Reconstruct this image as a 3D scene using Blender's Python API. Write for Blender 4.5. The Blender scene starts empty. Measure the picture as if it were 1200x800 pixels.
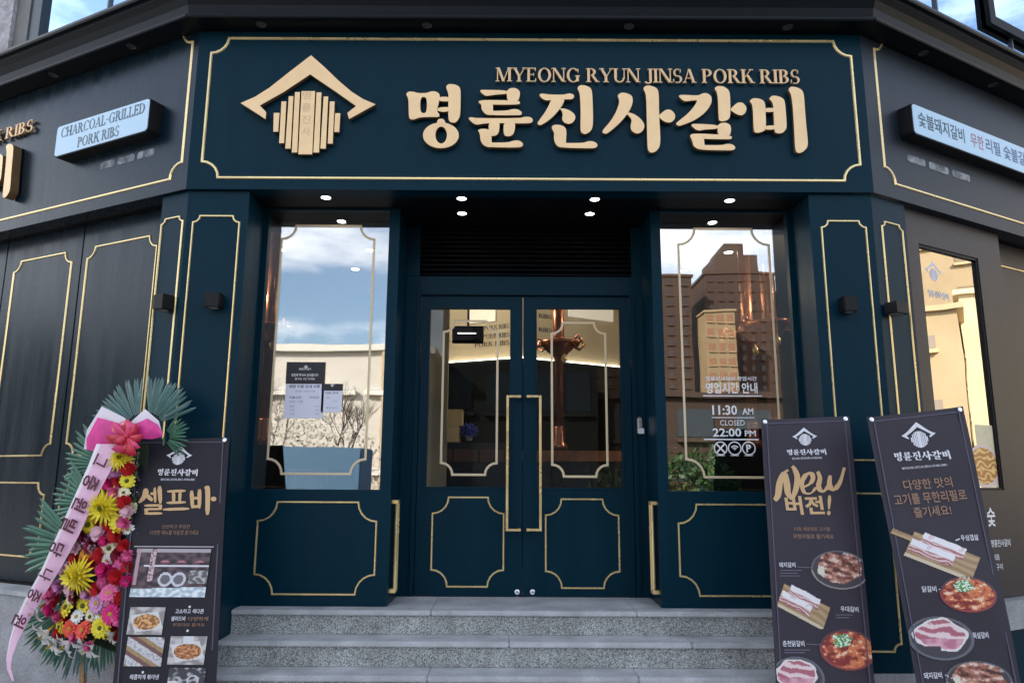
import bpy, bmesh, math, random
from mathutils import Matrix, Vector
from mathutils.geometry import tessellate_polygon
import mathutils.noise as mn

rad = math.radians
SC = bpy.context.scene
COL = SC.collection

# ------------------------------------------------------------------ camera
F_PX, CW, CH = 866.0, 1200.0, 800.0
EYE = Vector((0, 0, 1.45))
CROT = Matrix.Rotation(rad(100.5), 3, 'X') @ Matrix.Rotation(rad(0.3), 3, 'Z')
cam_d = bpy.data.cameras.new('camera')
cam_d.sensor_width = 36.0
cam_d.lens = 36.0 * F_PX / CW
cam_d.clip_start = 0.05
cam_d.clip_end = 2000
cam = bpy.data.objects.new('camera', cam_d)
cam.matrix_world = Matrix.Translation(EYE) @ CROT.to_4x4()
COL.objects.link(cam)
SC.camera = cam

# ------------------------------------------------------------------ sky, sun, exposure
SUN_DIR = Vector((-0.62, 0.60, 0.50)).normalized()
W = bpy.data.worlds.new('World'); SC.world = W
W.use_nodes = True
wn, wl = W.node_tree.nodes, W.node_tree.links
wn.clear()
w_out = wn.new('ShaderNodeOutputWorld'); w_bg = wn.new('ShaderNodeBackground')
w_sky = wn.new('ShaderNodeTexSky'); w_sky.sky_type = 'NISHITA'; w_sky.sun_disc = False
w_sky.sun_elevation = math.asin(SUN_DIR.z)
w_sky.sun_rotation = math.atan2(SUN_DIR.x, SUN_DIR.y)
w_sky.air_density = 1.0; w_sky.dust_density = 2.0; w_sky.ozone_density = 1.5
w_tc = wn.new('ShaderNodeTexCoord'); w_map = wn.new('ShaderNodeMapping')
w_map.inputs['Scale'].default_value = (1.6, 1.6, 4.5)
w_noise = wn.new('ShaderNodeTexNoise'); w_noise.inputs['Scale'].default_value = 2.2
w_noise.inputs['Detail'].default_value = 7; w_noise.inputs['Roughness'].default_value = 0.55
w_ramp = wn.new('ShaderNodeValToRGB')
w_ramp.color_ramp.elements[0].position = 0.45; w_ramp.color_ramp.elements[0].color = (0, 0, 0, 1)
w_ramp.color_ramp.elements[1].position = 0.70; w_ramp.color_ramp.elements[1].color = (.88, .88, .88, 1)
w_mix = wn.new('ShaderNodeMix'); w_mix.data_type = 'RGBA'
w_mix.inputs['B'].default_value = (10.8, 10.5, 10.4, 1)
wl.new(w_tc.outputs['Generated'], w_map.inputs['Vector'])
wl.new(w_map.outputs['Vector'], w_noise.inputs['Vector'])
wl.new(w_noise.outputs['Fac'], w_ramp.inputs['Fac'])
wl.new(w_ramp.outputs['Color'], w_mix.inputs['Factor'])
wl.new(w_sky.outputs['Color'], w_mix.inputs['A'])
wl.new(w_mix.outputs['Result'], w_bg.inputs['Color'])
w_bg.inputs['Strength'].default_value = 0.14
wl.new(w_bg.outputs['Background'], w_out.inputs['Surface'])

sun_d = bpy.data.lights.new('sun', 'SUN'); sun_d.energy = 4.0; sun_d.angle = rad(0.5)
sun_d.color = (1.0, 0.90, 0.76)
sun = bpy.data.objects.new('sun', sun_d); COL.objects.link(sun)
sun.rotation_euler = (-SUN_DIR).to_track_quat('-Z', 'Y').to_euler()
sun.location = (0, 0, 60)

SC.view_settings.view_transform = 'Standard'
SC.view_settings.look = 'None'
SC.view_settings.gamma = 1.0
SC.view_settings.exposure = 1.35
SC.render.engine = 'CYCLES'
SC.cycles.use_denoising = True
SC.cycles.max_bounces = 8
SC.cycles.transparent_max_bounces = 16
SC.cycles.caustics_reflective = False
SC.cycles.caustics_refractive = False

# ------------------------------------------------------------------ materials
MATS = {}


def mat(name, col, rough=0.5, metal=0.0, spec=0.5, var=0.0, vscale=8.0, bump=0.0, bscale=60.0,
        emit=None, estr=0.0, rvar=0.0, coat=0.0, trans=0.0, streak=None):
    if name in MATS:
        return MATS[name]
    m = bpy.data.materials.new(name); m.use_nodes = True
    n, l = m.node_tree.nodes, m.node_tree.links
    b = n['Principled BSDF']
    b.inputs['Base Color'].default_value = (*col, 1)
    b.inputs['Roughness'].default_value = rough
    b.inputs['Metallic'].default_value = metal
    b.inputs['Specular IOR Level'].default_value = spec
    b.inputs['Coat Weight'].default_value = coat
    b.inputs['Coat Roughness'].default_value = 0.12
    b.inputs['Transmission Weight'].default_value = trans
    tc = n.new('ShaderNodeTexCoord')
    if var > 0 or rvar > 0:
        nz = n.new('ShaderNodeTexNoise'); nz.inputs['Scale'].default_value = vscale
        nz.inputs['Detail'].default_value = 6; nz.inputs['Roughness'].default_value = 0.6
        if streak:
            mp = n.new('ShaderNodeMapping'); mp.inputs['Scale'].default_value = (1, 1, streak)
            l.new(tc.outputs['Object'], mp.inputs['Vector']); l.new(mp.outputs['Vector'], nz.inputs['Vector'])
        else:
            l.new(tc.outputs['Object'], nz.inputs['Vector'])
        if var > 0:
            r = n.new('ShaderNodeValToRGB')
            r.color_ramp.elements[0].position = 0.3; r.color_ramp.elements[1].position = 0.7
            r.color_ramp.elements[0].color = (*[c * (1 - var) for c in col], 1)
            r.color_ramp.elements[1].color = (*[min(1, c * (1 + var)) for c in col], 1)
            l.new(nz.outputs['Fac'], r.inputs['Fac']); l.new(r.outputs['Color'], b.inputs['Base Color'])
        if rvar > 0:
            mr = n.new('ShaderNodeMapRange')
            mr.inputs['From Min'].default_value = 0.3; mr.inputs['From Max'].default_value = 0.7
            mr.inputs['To Min'].default_value = max(0.02, rough - rvar); mr.inputs['To Max'].default_value = rough + rvar
            l.new(nz.outputs['Fac'], mr.inputs['Value']); l.new(mr.outputs['Result'], b.inputs['Roughness'])
    if bump > 0:
        nb = n.new('ShaderNodeTexNoise'); nb.inputs['Scale'].default_value = bscale
        nb.inputs['Detail'].default_value = 4
        l.new(tc.outputs['Object'], nb.inputs['Vector'])
        bp = n.new('ShaderNodeBump'); bp.inputs['Strength'].default_value = bump
        bp.inputs['Distance'].default_value = 0.01
        l.new(nb.outputs['Fac'], bp.inputs['Height']); l.new(bp.outputs['Normal'], b.inputs['Normal'])
    if emit:
        b.inputs['Emission Color'].default_value = (*emit, 1)
        b.inputs['Emission Strength'].default_value = estr
    MATS[name] = m
    return m


def glass_mat(name, refl, gcol=(1, 1, 1), tint=(0.9, 0.93, 0.93), ior=1.45, wav=.09):
    m = bpy.data.materials.new(name); m.use_nodes = True
    n, l = m.node_tree.nodes, m.node_tree.links
    n.clear()
    out = n.new('ShaderNodeOutputMaterial'); mx = n.new('ShaderNodeMixShader')
    tr = n.new('ShaderNodeBsdfTransparent'); tr.inputs['Color'].default_value = (*tint, 1)
    gl = n.new('ShaderNodeBsdfGlossy'); gl.inputs['Roughness'].default_value = 0.0; gl.inputs['Color'].default_value = (*gcol, 1)
    fr = n.new('ShaderNodeFresnel'); fr.inputs['IOR'].default_value = ior
    mp = n.new('ShaderNodeMapRange'); mp.inputs['To Min'].default_value = refl
    # a very slight waviness of real float glass
    tc = n.new('ShaderNodeTexCoord'); nz = n.new('ShaderNodeTexNoise'); nz.inputs['Scale'].default_value = 1.3
    bp = n.new('ShaderNodeBump'); bp.inputs['Strength'].default_value = wav; bp.inputs['Distance'].default_value = 0.01
    l.new(tc.outputs['Object'], nz.inputs['Vector']); l.new(nz.outputs['Fac'], bp.inputs['Height'])
    l.new(bp.outputs['Normal'], gl.inputs['Normal'])
    l.new(fr.outputs['Fac'], mp.inputs['Value']); l.new(mp.outputs['Result'], mx.inputs['Fac'])
    l.new(tr.outputs['BSDF'], mx.inputs[1]); l.new(gl.outputs['BSDF'], mx.inputs[2])
    l.new(mx.outputs['Shader'], out.inputs['Surface'])
    return m


def granite_mat(name, base, dark, light, scale=260, rough=0.6, bump=0.25):
    m = bpy.data.materials.new(name); m.use_nodes = True
    n, l = m.node_tree.nodes, m.node_tree.links
    b = n['Principled BSDF']; b.inputs['Roughness'].default_value = rough
    tc = n.new('ShaderNodeTexCoord')
    v = n.new('ShaderNodeTexVoronoi'); v.inputs['Scale'].default_value = scale
    l.new(tc.outputs['Object'], v.inputs['Vector'])
    r = n.new('ShaderNodeValToRGB'); r.color_ramp.interpolation = 'LINEAR'
    e = r.color_ramp.elements
    e[0].position = 0.0; e[0].color = (*dark, 1); e[1].position = 1.0; e[1].color = (*light, 1)
    x = e.new(0.42); x.color = (*base, 1)
    sx = n.new('ShaderNodeSeparateColor'); l.new(v.outputs['Color'], sx.inputs['Color'])
    l.new(sx.outputs['Red'], r.inputs['Fac'])
    nz = n.new('ShaderNodeTexNoise'); nz.inputs['Scale'].default_value = 5; nz.inputs['Detail'].default_value = 8
    l.new(tc.outputs['Object'], nz.inputs['Vector'])
    r2 = n.new('ShaderNodeValToRGB'); r2.color_ramp.elements[0].position = .3; r2.color_ramp.elements[1].position = .7
    r2.color_ramp.elements[0].color = (.62, .62, .61, 1); r2.color_ramp.elements[1].color = (1, 1, 1, 1)
    l.new(nz.outputs['Fac'], r2.inputs['Fac'])
    mu = n.new('ShaderNodeMix'); mu.data_type = 'RGBA'; mu.blend_type = 'MULTIPLY'; mu.inputs['Factor'].default_value = 1
    l.new(r.outputs['Color'], mu.inputs['A']); l.new(r2.outputs['Color'], mu.inputs['B'])
    l.new(mu.outputs['Result'], b.inputs['Base Color'])
    bp = n.new('ShaderNodeBump'); bp.inputs['Strength'].default_value = bump; bp.inputs['Distance'].default_value = .004
    l.new(sx.outputs['Red'], bp.inputs['Height']); l.new(bp.outputs['Normal'], b.inputs['Normal'])
    return m


def attr_mat(name, rough=0.45, em=0.0):
    m = bpy.data.materials.new(name); m.use_nodes = True
    n, l = m.node_tree.nodes, m.node_tree.links
    b = n['Principled BSDF']; b.inputs['Roughness'].default_value = rough
    a = n.new('ShaderNodeVertexColor'); a.layer_name = 'print'
    l.new(a.outputs['Color'], b.inputs['Base Color'])
    return m


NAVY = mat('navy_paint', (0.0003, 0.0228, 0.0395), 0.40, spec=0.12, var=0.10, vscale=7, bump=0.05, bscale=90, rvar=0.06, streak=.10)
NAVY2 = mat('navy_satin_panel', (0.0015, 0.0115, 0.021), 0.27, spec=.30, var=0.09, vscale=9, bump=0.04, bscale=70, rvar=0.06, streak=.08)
BROWN = mat('brown_sheen_wall', (0.026, 0.022, 0.026), 0.42, spec=.35, var=0.10, vscale=9, bump=0.05, bscale=60, streak=.08)  # brown reflection of the warm buildings around, put into the wall colour
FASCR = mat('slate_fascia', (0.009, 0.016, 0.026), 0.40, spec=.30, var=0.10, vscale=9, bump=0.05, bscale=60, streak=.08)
DARK = mat('dark_soffit', (0.004, 0.004, 0.005), 0.5, spec=.2, var=0.2)
BLACK = mat('black_metal', (0.006, 0.006, 0.007), 0.5, spec=.25)
CORN = mat('cornice_paint', (0.0025, 0.005, 0.0075), 0.38, spec=.18, var=0.15, vscale=1.5)
GOLD = mat('brass_trim', (1.0, 0.71, 0.34), 0.28, metal=0.62, var=0.12, vscale=4, rvar=0.10)
GOLDL = mat('gold_letter_paint', (0.97, 0.65, 0.34), 0.38, metal=0.2, var=0.07, vscale=6)
GLASSFILM = mat('gold_film', (0.70, 0.56, 0.36), 0.5, metal=0.2, emit=None)
WHITEF = mat('white_film', (0.82, 0.82, 0.84), 0.5)
CHROME = mat('brushed_steel', (0.7, 0.7, 0.72), 0.25, metal=1.0)
GL_BAY = glass_mat('reflective_bay_glass', 0.26)
GL_DOOR = glass_mat('clear_door_glass', 0.0)
GL_SIDE = glass_mat('mirror_side_glass', 0.62)
GL_UP = glass_mat('curtain_wall_glass', 0.80, gcol=(.60, .78, 1.0), tint=(.25, .35, .42))
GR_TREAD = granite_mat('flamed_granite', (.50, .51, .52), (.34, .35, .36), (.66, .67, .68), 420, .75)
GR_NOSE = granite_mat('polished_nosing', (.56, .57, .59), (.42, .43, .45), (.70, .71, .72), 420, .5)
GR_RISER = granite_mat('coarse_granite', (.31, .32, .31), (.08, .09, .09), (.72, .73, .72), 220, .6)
GR_PLINTH = granite_mat('plinth_granite', (.40, .40, .42), (.25, .25, .27), (.56, .56, .58), 300, .7)
WOOD = mat('raw_wood', (0.30, 0.17, 0.08), 0.7, var=0.35, vscale=20, bump=0.2)
PRINT = attr_mat('banner_print', 0.5)
WFILM = mat('milky_white_panel', (0.52, 0.72, 0.88), 0.25)


# ------------------------------------------------------------------ frames
class Frame:
    """A wall-fixed frame: local x along the wall, local y into it, local z up."""

    def __init__(self, o, ang=0.0, M=None):
        if M is None:
            M = Matrix.Translation(Vector(o)) @ Matrix.Rotation(rad(ang), 4, 'Z')
        self.M = M
        self.inv = M.inverted()

    def at(self, px, py, yl=0.0):
        d = CROT @ Vector(((px - CW / 2) / F_PX, (CH / 2 - py) / F_PX, -1))
        lo = self.inv @ EYE
        ld = self.inv.to_3x3() @ d
        t = (yl - lo.y) / ld.y
        p = lo + ld * t
        return (p.x, p.z)


FR = Frame((0, 4.75, 0))
CL = (-2.20, 4.75)
CRN = (2.43, 4.75)
LW = Frame((CL[0], CL[1], 0), -26)
RW = Frame((CRN[0], CRN[1], 0), 29)
W0 = Frame((0, 0, 0))


# ------------------------------------------------------------------ object helpers
def link(o, parent=None):
    COL.objects.link(o)
    if parent is not None:
        o.parent = parent
    return o


def wm(o):
    return (wm(o.parent) @ o.matrix_basis) if o.parent else o.matrix_basis.copy()


def setw(o, M):
    """place o at world matrix M whatever its parent"""
    o.matrix_basis = (wm(o.parent).inverted() @ M) if o.parent else M


def tag(o, label=None, cat=None, group=None, kind=None):
    if label: o['label'] = label
    if cat: o['category'] = cat
    if group: o['group'] = group
    if kind: o['kind'] = kind
    return o


def empty(name, M, label=None, cat=None, group=None):
    o = bpy.data.objects.new(name, None)
    o.empty_display_size = 0.1
    o.matrix_basis = M
    COL.objects.link(o)
    return tag(o, label, cat, group)


def meshobj(name, verts, faces, m, parent=None, M=None, smooth=False, mats=None, midx=None, recalc=True):
    me = bpy.data.meshes.new(name)
    me.from_pydata([tuple(v) for v in verts], [], faces)
    if mats:
        for q in mats: me.materials.append(q)
        if midx: me.polygons.foreach_set('material_index', midx)
    else:
        me.materials.append(m)
    if recalc:
        bm = bmesh.new(); bm.from_mesh(me)
        bmesh.ops.recalc_face_normals(bm, faces=bm.faces)
        bm.to_mesh(me); bm.free()
    if smooth:
        me.polygons.foreach_set('use_smooth', [True] * len(me.polygons))
    me.update()
    o = bpy.data.objects.new(name, me)
    link(o, parent)
    if M is not None: setw(o, M)
    return o


class MB:
    """collects shapes; build() makes them one mesh object"""

    def __init__(self):
        self.v, self.f, self.mi, self.cur, self.side = [], [], [], 0, None

    def add(self, vs, fs):
        n = len(self.v)
        self.v += [tuple(v) for v in vs]
        self.f += [tuple(i + n for i in f) for f in fs]
        self.mi += [self.cur] * len(fs)
        return self

    def box(self, x0, x1, y0, y1, z0, z1, b=0.0):
        if b > 0:
            bm = bmesh.new()
            bmesh.ops.create_cube(bm, size=1)
            for v in bm.verts:
                v.co = Vector(((x0 + x1) / 2 + v.co.x * (x1 - x0), (y0 + y1) / 2 + v.co.y * (y1 - y0), (z0 + z1) / 2 + v.co.z * (z1 - z0)))
            bmesh.ops.bevel(bm, geom=bm.edges[:], offset=b, segments=2, affect='EDGES')
            bm.verts.index_update()
            self.add([v.co[:] for v in bm.verts], [[v.index for v in f.verts] for f in bm.faces])
            bm.free()
            return self
        vs = [(x0, y0, z0), (x1, y0, z0), (x1, y1, z0), (x0, y1, z0), (x0, y0, z1), (x1, y0, z1), (x1, y1, z1), (x0, y1, z1)]
        return self.add(vs, [(0, 3, 2, 1), (4, 5, 6, 7), (0, 1, 5, 4), (1, 2, 6, 5), (2, 3, 7, 6), (3, 0, 4, 7)])

    def prism(self, loops, yf, yb, back=True):
        """loops of (x,z): first the outline, then holes; front at yf (small), back at yb"""
        flat = [p for L in loops for p in L]
        tris = tessellate_polygon([[Vector((p[0], p[1], 0)) for p in L] for L in loops])
        n = len(flat)
        vs = [(p[0], yf, p[1]) for p in flat] + [(p[0], yb, p[1]) for p in flat]
        fs = [tuple(t) for t in tris]
        if back: fs += [tuple(i + n for i in reversed(t)) for t in tris]
        k = 0
        for L in loops:
            for i in range(len(L)):
                a, b2 = k + i, k + (i + 1) % len(L)
                fs.append((a, b2, b2 + n, a + n))
            k += len(L)
        self.add(vs, fs)
        if self.side is not None:
            m_ = len(fs); nf = len(tris) * (2 if back else 1)
            for q in range(len(self.mi) - m_ + nf, len(self.mi)): self.mi[q] = self.side
        return self

    def plan(self, pts, z0, z1):
        """vertical prism over a plan polygon of (x,y)"""
        n = len(pts)
        vs = [(p[0], p[1], z0) for p in pts] + [(p[0], p[1], z1) for p in pts]
        fs = [tuple(range(n - 1, -1, -1)), tuple(range(n, 2 * n))]
        fs += [(i, (i + 1) % n, (i + 1) % n + n, i + n) for i in range(n)]
        return self.add(vs, fs)

    def tube(self, pts, r, n=8, caps=True):
        pts = [Vector(p) for p in pts]
        if not isinstance(r, (list, tuple)): r = [r] * len(pts)
        vs, fs = [], []
        up = None
        for i, p in enumerate(pts):
            d = (pts[min(i + 1, len(pts) - 1)] - pts[max(i - 1, 0)]).normalized()
            if up is None:
                up = Vector((0, 0, 1)) if abs(d.z) < 0.9 else Vector((1, 0, 0))
            s = d.cross(up).normalized(); up = s.cross(d).normalized()
            for k in range(n):
                a = 2 * math.pi * k / n
                vs.append(p + (s * math.cos(a) + up * math.sin(a)) * r[i])
        for i in range(len(pts) - 1):
            for k in range(n):
                fs.append((i * n + k, i * n + (k + 1) % n, (i + 1) * n + (k + 1) % n, (i + 1) * n + k))
        if caps:
            fs.append(tuple(range(n - 1, -1, -1))); fs.append(tuple(range((len(pts) - 1) * n, len(pts) * n)))
        return self.add(vs, fs)

    def lathe(self, prof, c=(0, 0, 0), n=20):
        vs, fs = [], []
        for r, z in prof:
            for k in range(n):
                a = 2 * math.pi * k / n
                vs.append((c[0] + r * math.cos(a), c[1] + r * math.sin(a), c[2] + z))
        for i in range(len(prof) - 1):
            for k in range(n):
                fs.append((i * n + k, i * n + (k + 1) % n, (i + 1) * n + (k + 1) % n, (i + 1) * n + k))
        fs.append(tuple(range(n - 1, -1, -1))); fs.append(tuple(range((len(prof) - 1) * n, len(prof) * n)))
        return self.add(vs, fs)

    def build(self, name, m, parent=None, M=None, smooth=False, recalc=True):
        if isinstance(m, (list, tuple)):
            return meshobj(name, self.v, self.f, None, parent, M, smooth, mats=m, midx=self.mi, recalc=recalc)
        return meshobj(name, self.v, self.f, m, parent, M, smooth, recalc=recalc)


def kid(name, mb, m, parent, smooth=False, recalc=True):
    return mb.build(name, m, parent, None, smooth, recalc)


def stroke_loop(path, wd, closed=True):
    """miter offset of a closed (x,z) path by +-wd/2 : outer, inner"""
    n = len(path); out, inn = [], []
    area = sum(path[i][0] * path[(i + 1) % n][1] - path[(i + 1) % n][0] * path[i][1] for i in range(n))
    s = 1 if area > 0 else -1
    for i in range(n):
        p0, p1, p2 = Vector(path[i - 1]), Vector(path[i]), Vector(path[(i + 1) % n])
        d1, d2 = (p1 - p0).normalized(), (p2 - p1).normalized()
        n1, n2 = Vector((d1.y, -d1.x)), Vector((d2.y, -d2.x))
        b = (n1 + n2)
        b = b.normalized() if b.length > 1e-6 else n1
        k = (wd / 2) / max(0.45, b.dot(n1))
        out.append(tuple(p1 + b * k * s)); inn.append(tuple(p1 - b * k * s))
    return out, inn


def gold_path(x0, x1, z0, z1, r, seg=5, top=True):
    P = []
    for cx, cz, a0 in ((x0, z0, 90), (x1, z0, 180), (x1, z1, 270), (x0, z1, 360)):
        arc = [(cx + r * math.cos(rad(a0 - 90 * k / seg)), cz + r * math.sin(rad(a0 - 90 * k / seg))) for k in range(seg + 1)]
        if (cx, cz) == (x0, z0): pass
        P += arc
    return P


def trim(parent, x0, x1, z0, z1, r, y, wd=0.016, th=0.008, m=None, name='gold_trim'):
    path = gold_path(x0, x1, z0, z1, r)
    o1, i1 = stroke_loop(path, wd)
    o2, i2 = stroke_loop(path, wd * 0.55)
    n = len(path)
    vs = [(p[0], y, p[1]) for p in o1] + [(p[0], y - th, p[1]) for p in o2] + [(p[0], y - th, p[1]) for p in i2] + [(p[0], y, p[1]) for p in i1]
    fs = []
    for a in range(3):
        for i in range(n):
            j = (i + 1) % n
            fs.append((a * n + i, a * n + j, (a + 1) * n + j, (a + 1) * n + i))
    return meshobj(name, vs, fs, m or GOLD, parent, recalc=False if False else True)


# ------------------------------------------------------------------ lettering
def chaikin(P, it=2):
    for _ in range(it):
        Q = []
        for i in range(len(P)):
            a, b = P[i], P[(i + 1) % len(P)]
            Q.append((a[0] * .78 + b[0] * .22, a[1] * .78 + b[1] * .22))
            Q.append((a[0] * .22 + b[0] * .78, a[1] * .22 + b[1] * .78))
        P = Q
    return P


def ell(cx, cy, rx, ry, n=28):
    return [(cx + rx * math.cos(2 * math.pi * k / n), cy + ry * math.sin(2 * math.pi * k / n)) for k in range(n)]


# each syllable: origin in the photo and a list of shapes [outline, hole...] traced at 8.889x
SYL = [
    ((470, 95), [
        [[(50, 140), (75, 110), (130, 112), (180, 128), (270, 126), (310, 108), (365, 108), (405, 140), (400, 200), (370, 310), (402, 350), (395, 378), (300, 375), (195, 378), (140, 402), (95, 400), (80, 370), (78, 180)],
         [(200, 168), (270, 168), (268, 335), (200, 335)]],
        [[(465, 65), (490, 32), (560, 36), (610, 60), (622, 110), (618, 330), (608, 385), (570, 435), (520, 435), (492, 405), (492, 250), (495, 130)]],
        [[(395, 165), (510, 168), (510, 215), (395, 213)]],
        [[(385, 278), (510, 270), (510, 318), (430, 325), (375, 310)]],
        [ell(415, 568, 187, 134), ell(418, 565, 60, 88)],
        [[(372, 445), (385, 398), (440, 395), (465, 435), (450, 455), (400, 460)]]]),
    ((545, 95), [
        [[(150, 98), (190, 92), (445, 98), (445, 135), (330, 142), (270, 150), (215, 158), (175, 130)]],
        [[(432, 105), (470, 74), (530, 74), (570, 105), (572, 150), (552, 215), (440, 215)]],
        [[(132, 212), (200, 198), (555, 205), (577, 225), (560, 249), (200, 247), (160, 245)]],
        [[(140, 212), (200, 200), (290, 215), (292, 312), (292, 358), (225, 355), (190, 325), (170, 290), (168, 245)]],
        [[(225, 315), (430, 312), (500, 293), (550, 296), (594, 325), (587, 355), (550, 360), (225, 358)]],
        [[(30, 390), (60, 378), (120, 390), (580, 390), (620, 374), (680, 376), (709, 405), (697, 437), (650, 445), (230, 440), (120, 460), (80, 440)]],
        [[(245, 425), (362, 425), (355, 530), (330, 568), (285, 578), (248, 562)]],
        [[(400, 425), (524, 425), (518, 520), (495, 568), (445, 583), (402, 567)]],
        [[(130, 515), (180, 498), (250, 508), (275, 545), (278, 650), (290, 694), (230, 692), (185, 665), (160, 620), (155, 550)]],
        [[(225, 645), (440, 645), (510, 623), (570, 623), (609, 660), (592, 690), (540, 697), (225, 694)]]]),
    ((625, 95), [
        [[(58, 143), (90, 130), (180, 143), (320, 143), (370, 128), (417, 138), (427, 165), (407, 192), (330, 192), (190, 200), (130, 204), (85, 180)]],
        [[(185, 190), (330, 185), (310, 240), (270, 300), (210, 370), (130, 432), (70, 465), (38, 445), (60, 410), (120, 330), (165, 250)]],
        [[(270, 287), (330, 288), (390, 313), (432, 350), (440, 390), (412, 437), (365, 451), (318, 432), (298, 400), (308, 345), (295, 310)]],
        [[(455, 75), (485, 45), (545, 48), (592, 70), (613, 110), (622, 330), (620, 480), (590, 532), (540, 558), (498, 540), (490, 500), (494, 300), (485, 130)]],
        [[(185, 485), (215, 457), (280, 459), (327, 478), (347, 520), (338, 640), (350, 692), (270, 694), (230, 660), (213, 600), (218, 540)]],
        [[(260, 648), (520, 648), (570, 628), (630, 630), (672, 662), (657, 697), (600, 705), (260, 696)]]]),
    ((700, 95), [
        [[(208, 150), (250, 119), (310, 128), (362, 153), (371, 210), (352, 280), (302, 360), (232, 440), (150, 512), (90, 555), (50, 536), (62, 505), (138, 420), (198, 320), (228, 230), (226, 190)]],
        [[(300, 338), (330, 328), (390, 348), (452, 393), (491, 450), (487, 502), (445, 545), (400, 548), (353, 517), (345, 470), (360, 410), (335, 370)]],
        [[(474, 75), (510, 47), (565, 53), (617, 73), (640, 120), (642, 330), (657, 600), (652, 680), (615, 733), (560, 751), (528, 727), (520, 640), (513, 300), (508, 140)]],
        [[(635, 367), (670, 333), (720, 297), (772, 303), (811, 350), (808, 397), (772, 433), (720, 435), (670, 407)]]]),
    ((785, 95), [
        [[(88, 156), (120, 143), (300, 153), (340, 128), (390, 126), (433, 158), (438, 220), (402, 290), (342, 352), (252, 412), (150, 453), (90, 471), (60, 445), (90, 418), (180, 348), (250, 270), (290, 202), (250, 202), (160, 215), (125, 195)]],
        [[(460, 75), (500, 52), (560, 58), (607, 88), (627, 130), (632, 360), (610, 402), (560, 423), (513, 417), (508, 380), (498, 130)]],
        [[(625, 300), (660, 263), (710, 222), (762, 228), (800, 275), (792, 327), (755, 360), (710, 355), (665, 330)]],
        [[(215, 458), (250, 446), (505, 458), (505, 500), (360, 507), (310, 520), (265, 507)]],
        [[(495, 465), (530, 438), (590, 436), (632, 463), (638, 520), (622, 577), (500, 577)]],
        [[(200, 570), (250, 546), (643, 568), (645, 605), (600, 611), (250, 602)]],
        [[(205, 570), (260, 550), (350, 575), (358, 640), (365, 712), (290, 710), (245, 682), (230, 620)]],
        [[(270, 670), (540, 672), (590, 656), (650, 660), (684, 695), (667, 722), (630, 727), (280, 720)]]]),
    ((870, 95), [
        [[(70, 210), (110, 178), (165, 181), (217, 200), (240, 240), (247, 500), (225, 522), (165, 543), (123, 533), (116, 480), (110, 300), (100, 240)]],
        [[(275, 185), (310, 152), (370, 158), (422, 180), (444, 215), (462, 460), (457, 500), (420, 543), (370, 548), (333, 532), (328, 400), (320, 240), (300, 210)]],
        [[(230, 283), (340, 281), (340, 324), (230, 326)]],
        [[(235, 468), (345, 463), (345, 507), (235, 510)]],
        [[(475, 90), (505, 59), (565, 67), (617, 93), (640, 140), (657, 400), (683, 640), (673, 700), (620, 748), (575, 753), (548, 722), (538, 500), (523, 260), (506, 140)]]]),
]


def syl_shapes(i):
    (ox, oy), shp = SYL[i]
    out = []
    for loops in shp:
        out.append([[(ox + x / 8.889, oy + y / 8.889) for x, y in (chaikin(L, 2) if len(L) < 26 else L)] for L in loops])
    return out


EMB_ROOF = [(493, 78), (575, 150), (660, 232), (740, 300), (810, 345), (888, 378), (725, 468), (715, 430), (768, 388), (640, 298), (488, 195), (330, 300), (180, 385), (218, 425), (215, 468), (62, 370), (150, 332), (240, 275), (360, 180)]
EMB_SLATS = [(265, 300, 262, 292, 430, 545), (312, 342, 298, 328, 360, 615), (357, 385, 335, 368, 328, 648), (395, 425, 375, 408, 303, 672),
             (435, 518, 415, 500, 297, 683), (527, 557, 507, 542, 305, 672), (570, 598, 550, 583, 330, 648), (608, 637, 595, 625, 360, 618), (640, 672, 635, 665, 432, 547)]


def emb_pts():
    S = 5.217
    roof = [(270 + x / S, 50 + y / S) for x, y in EMB_ROOF]
    slats = [[(270 + a / S, 50 + t / S), (270 + b / S, 50 + t / S), (270 + d / S, 50 + bt / S), (270 + c / S, 50 + bt / S)] for a, b, c, d, t, bt in EMB_SLATS]
    return roof, slats


def text_data(body, shear=0.0, off=0.0, space=1.0, res=3):
    c = bpy.data.curves.new('text', 'FONT')
    c.body = body; c.size = 1; c.shear = shear; c.offset = off; c.space_character = space
    c.resolution_u = res; c.fill_mode = 'FRONT'
    o = bpy.data.objects.new('text', c)
    me = bpy.data.meshes.new_from_object(o)
    V = [(v.co.x, v.co.y) for v in me.vertices]
    Fc = [tuple(p.vertices) for p in me.polygons]
    bpy.data.objects.remove(o); bpy.data.curves.remove(c); bpy.data.meshes.remove(me)
    return V, Fc


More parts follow.
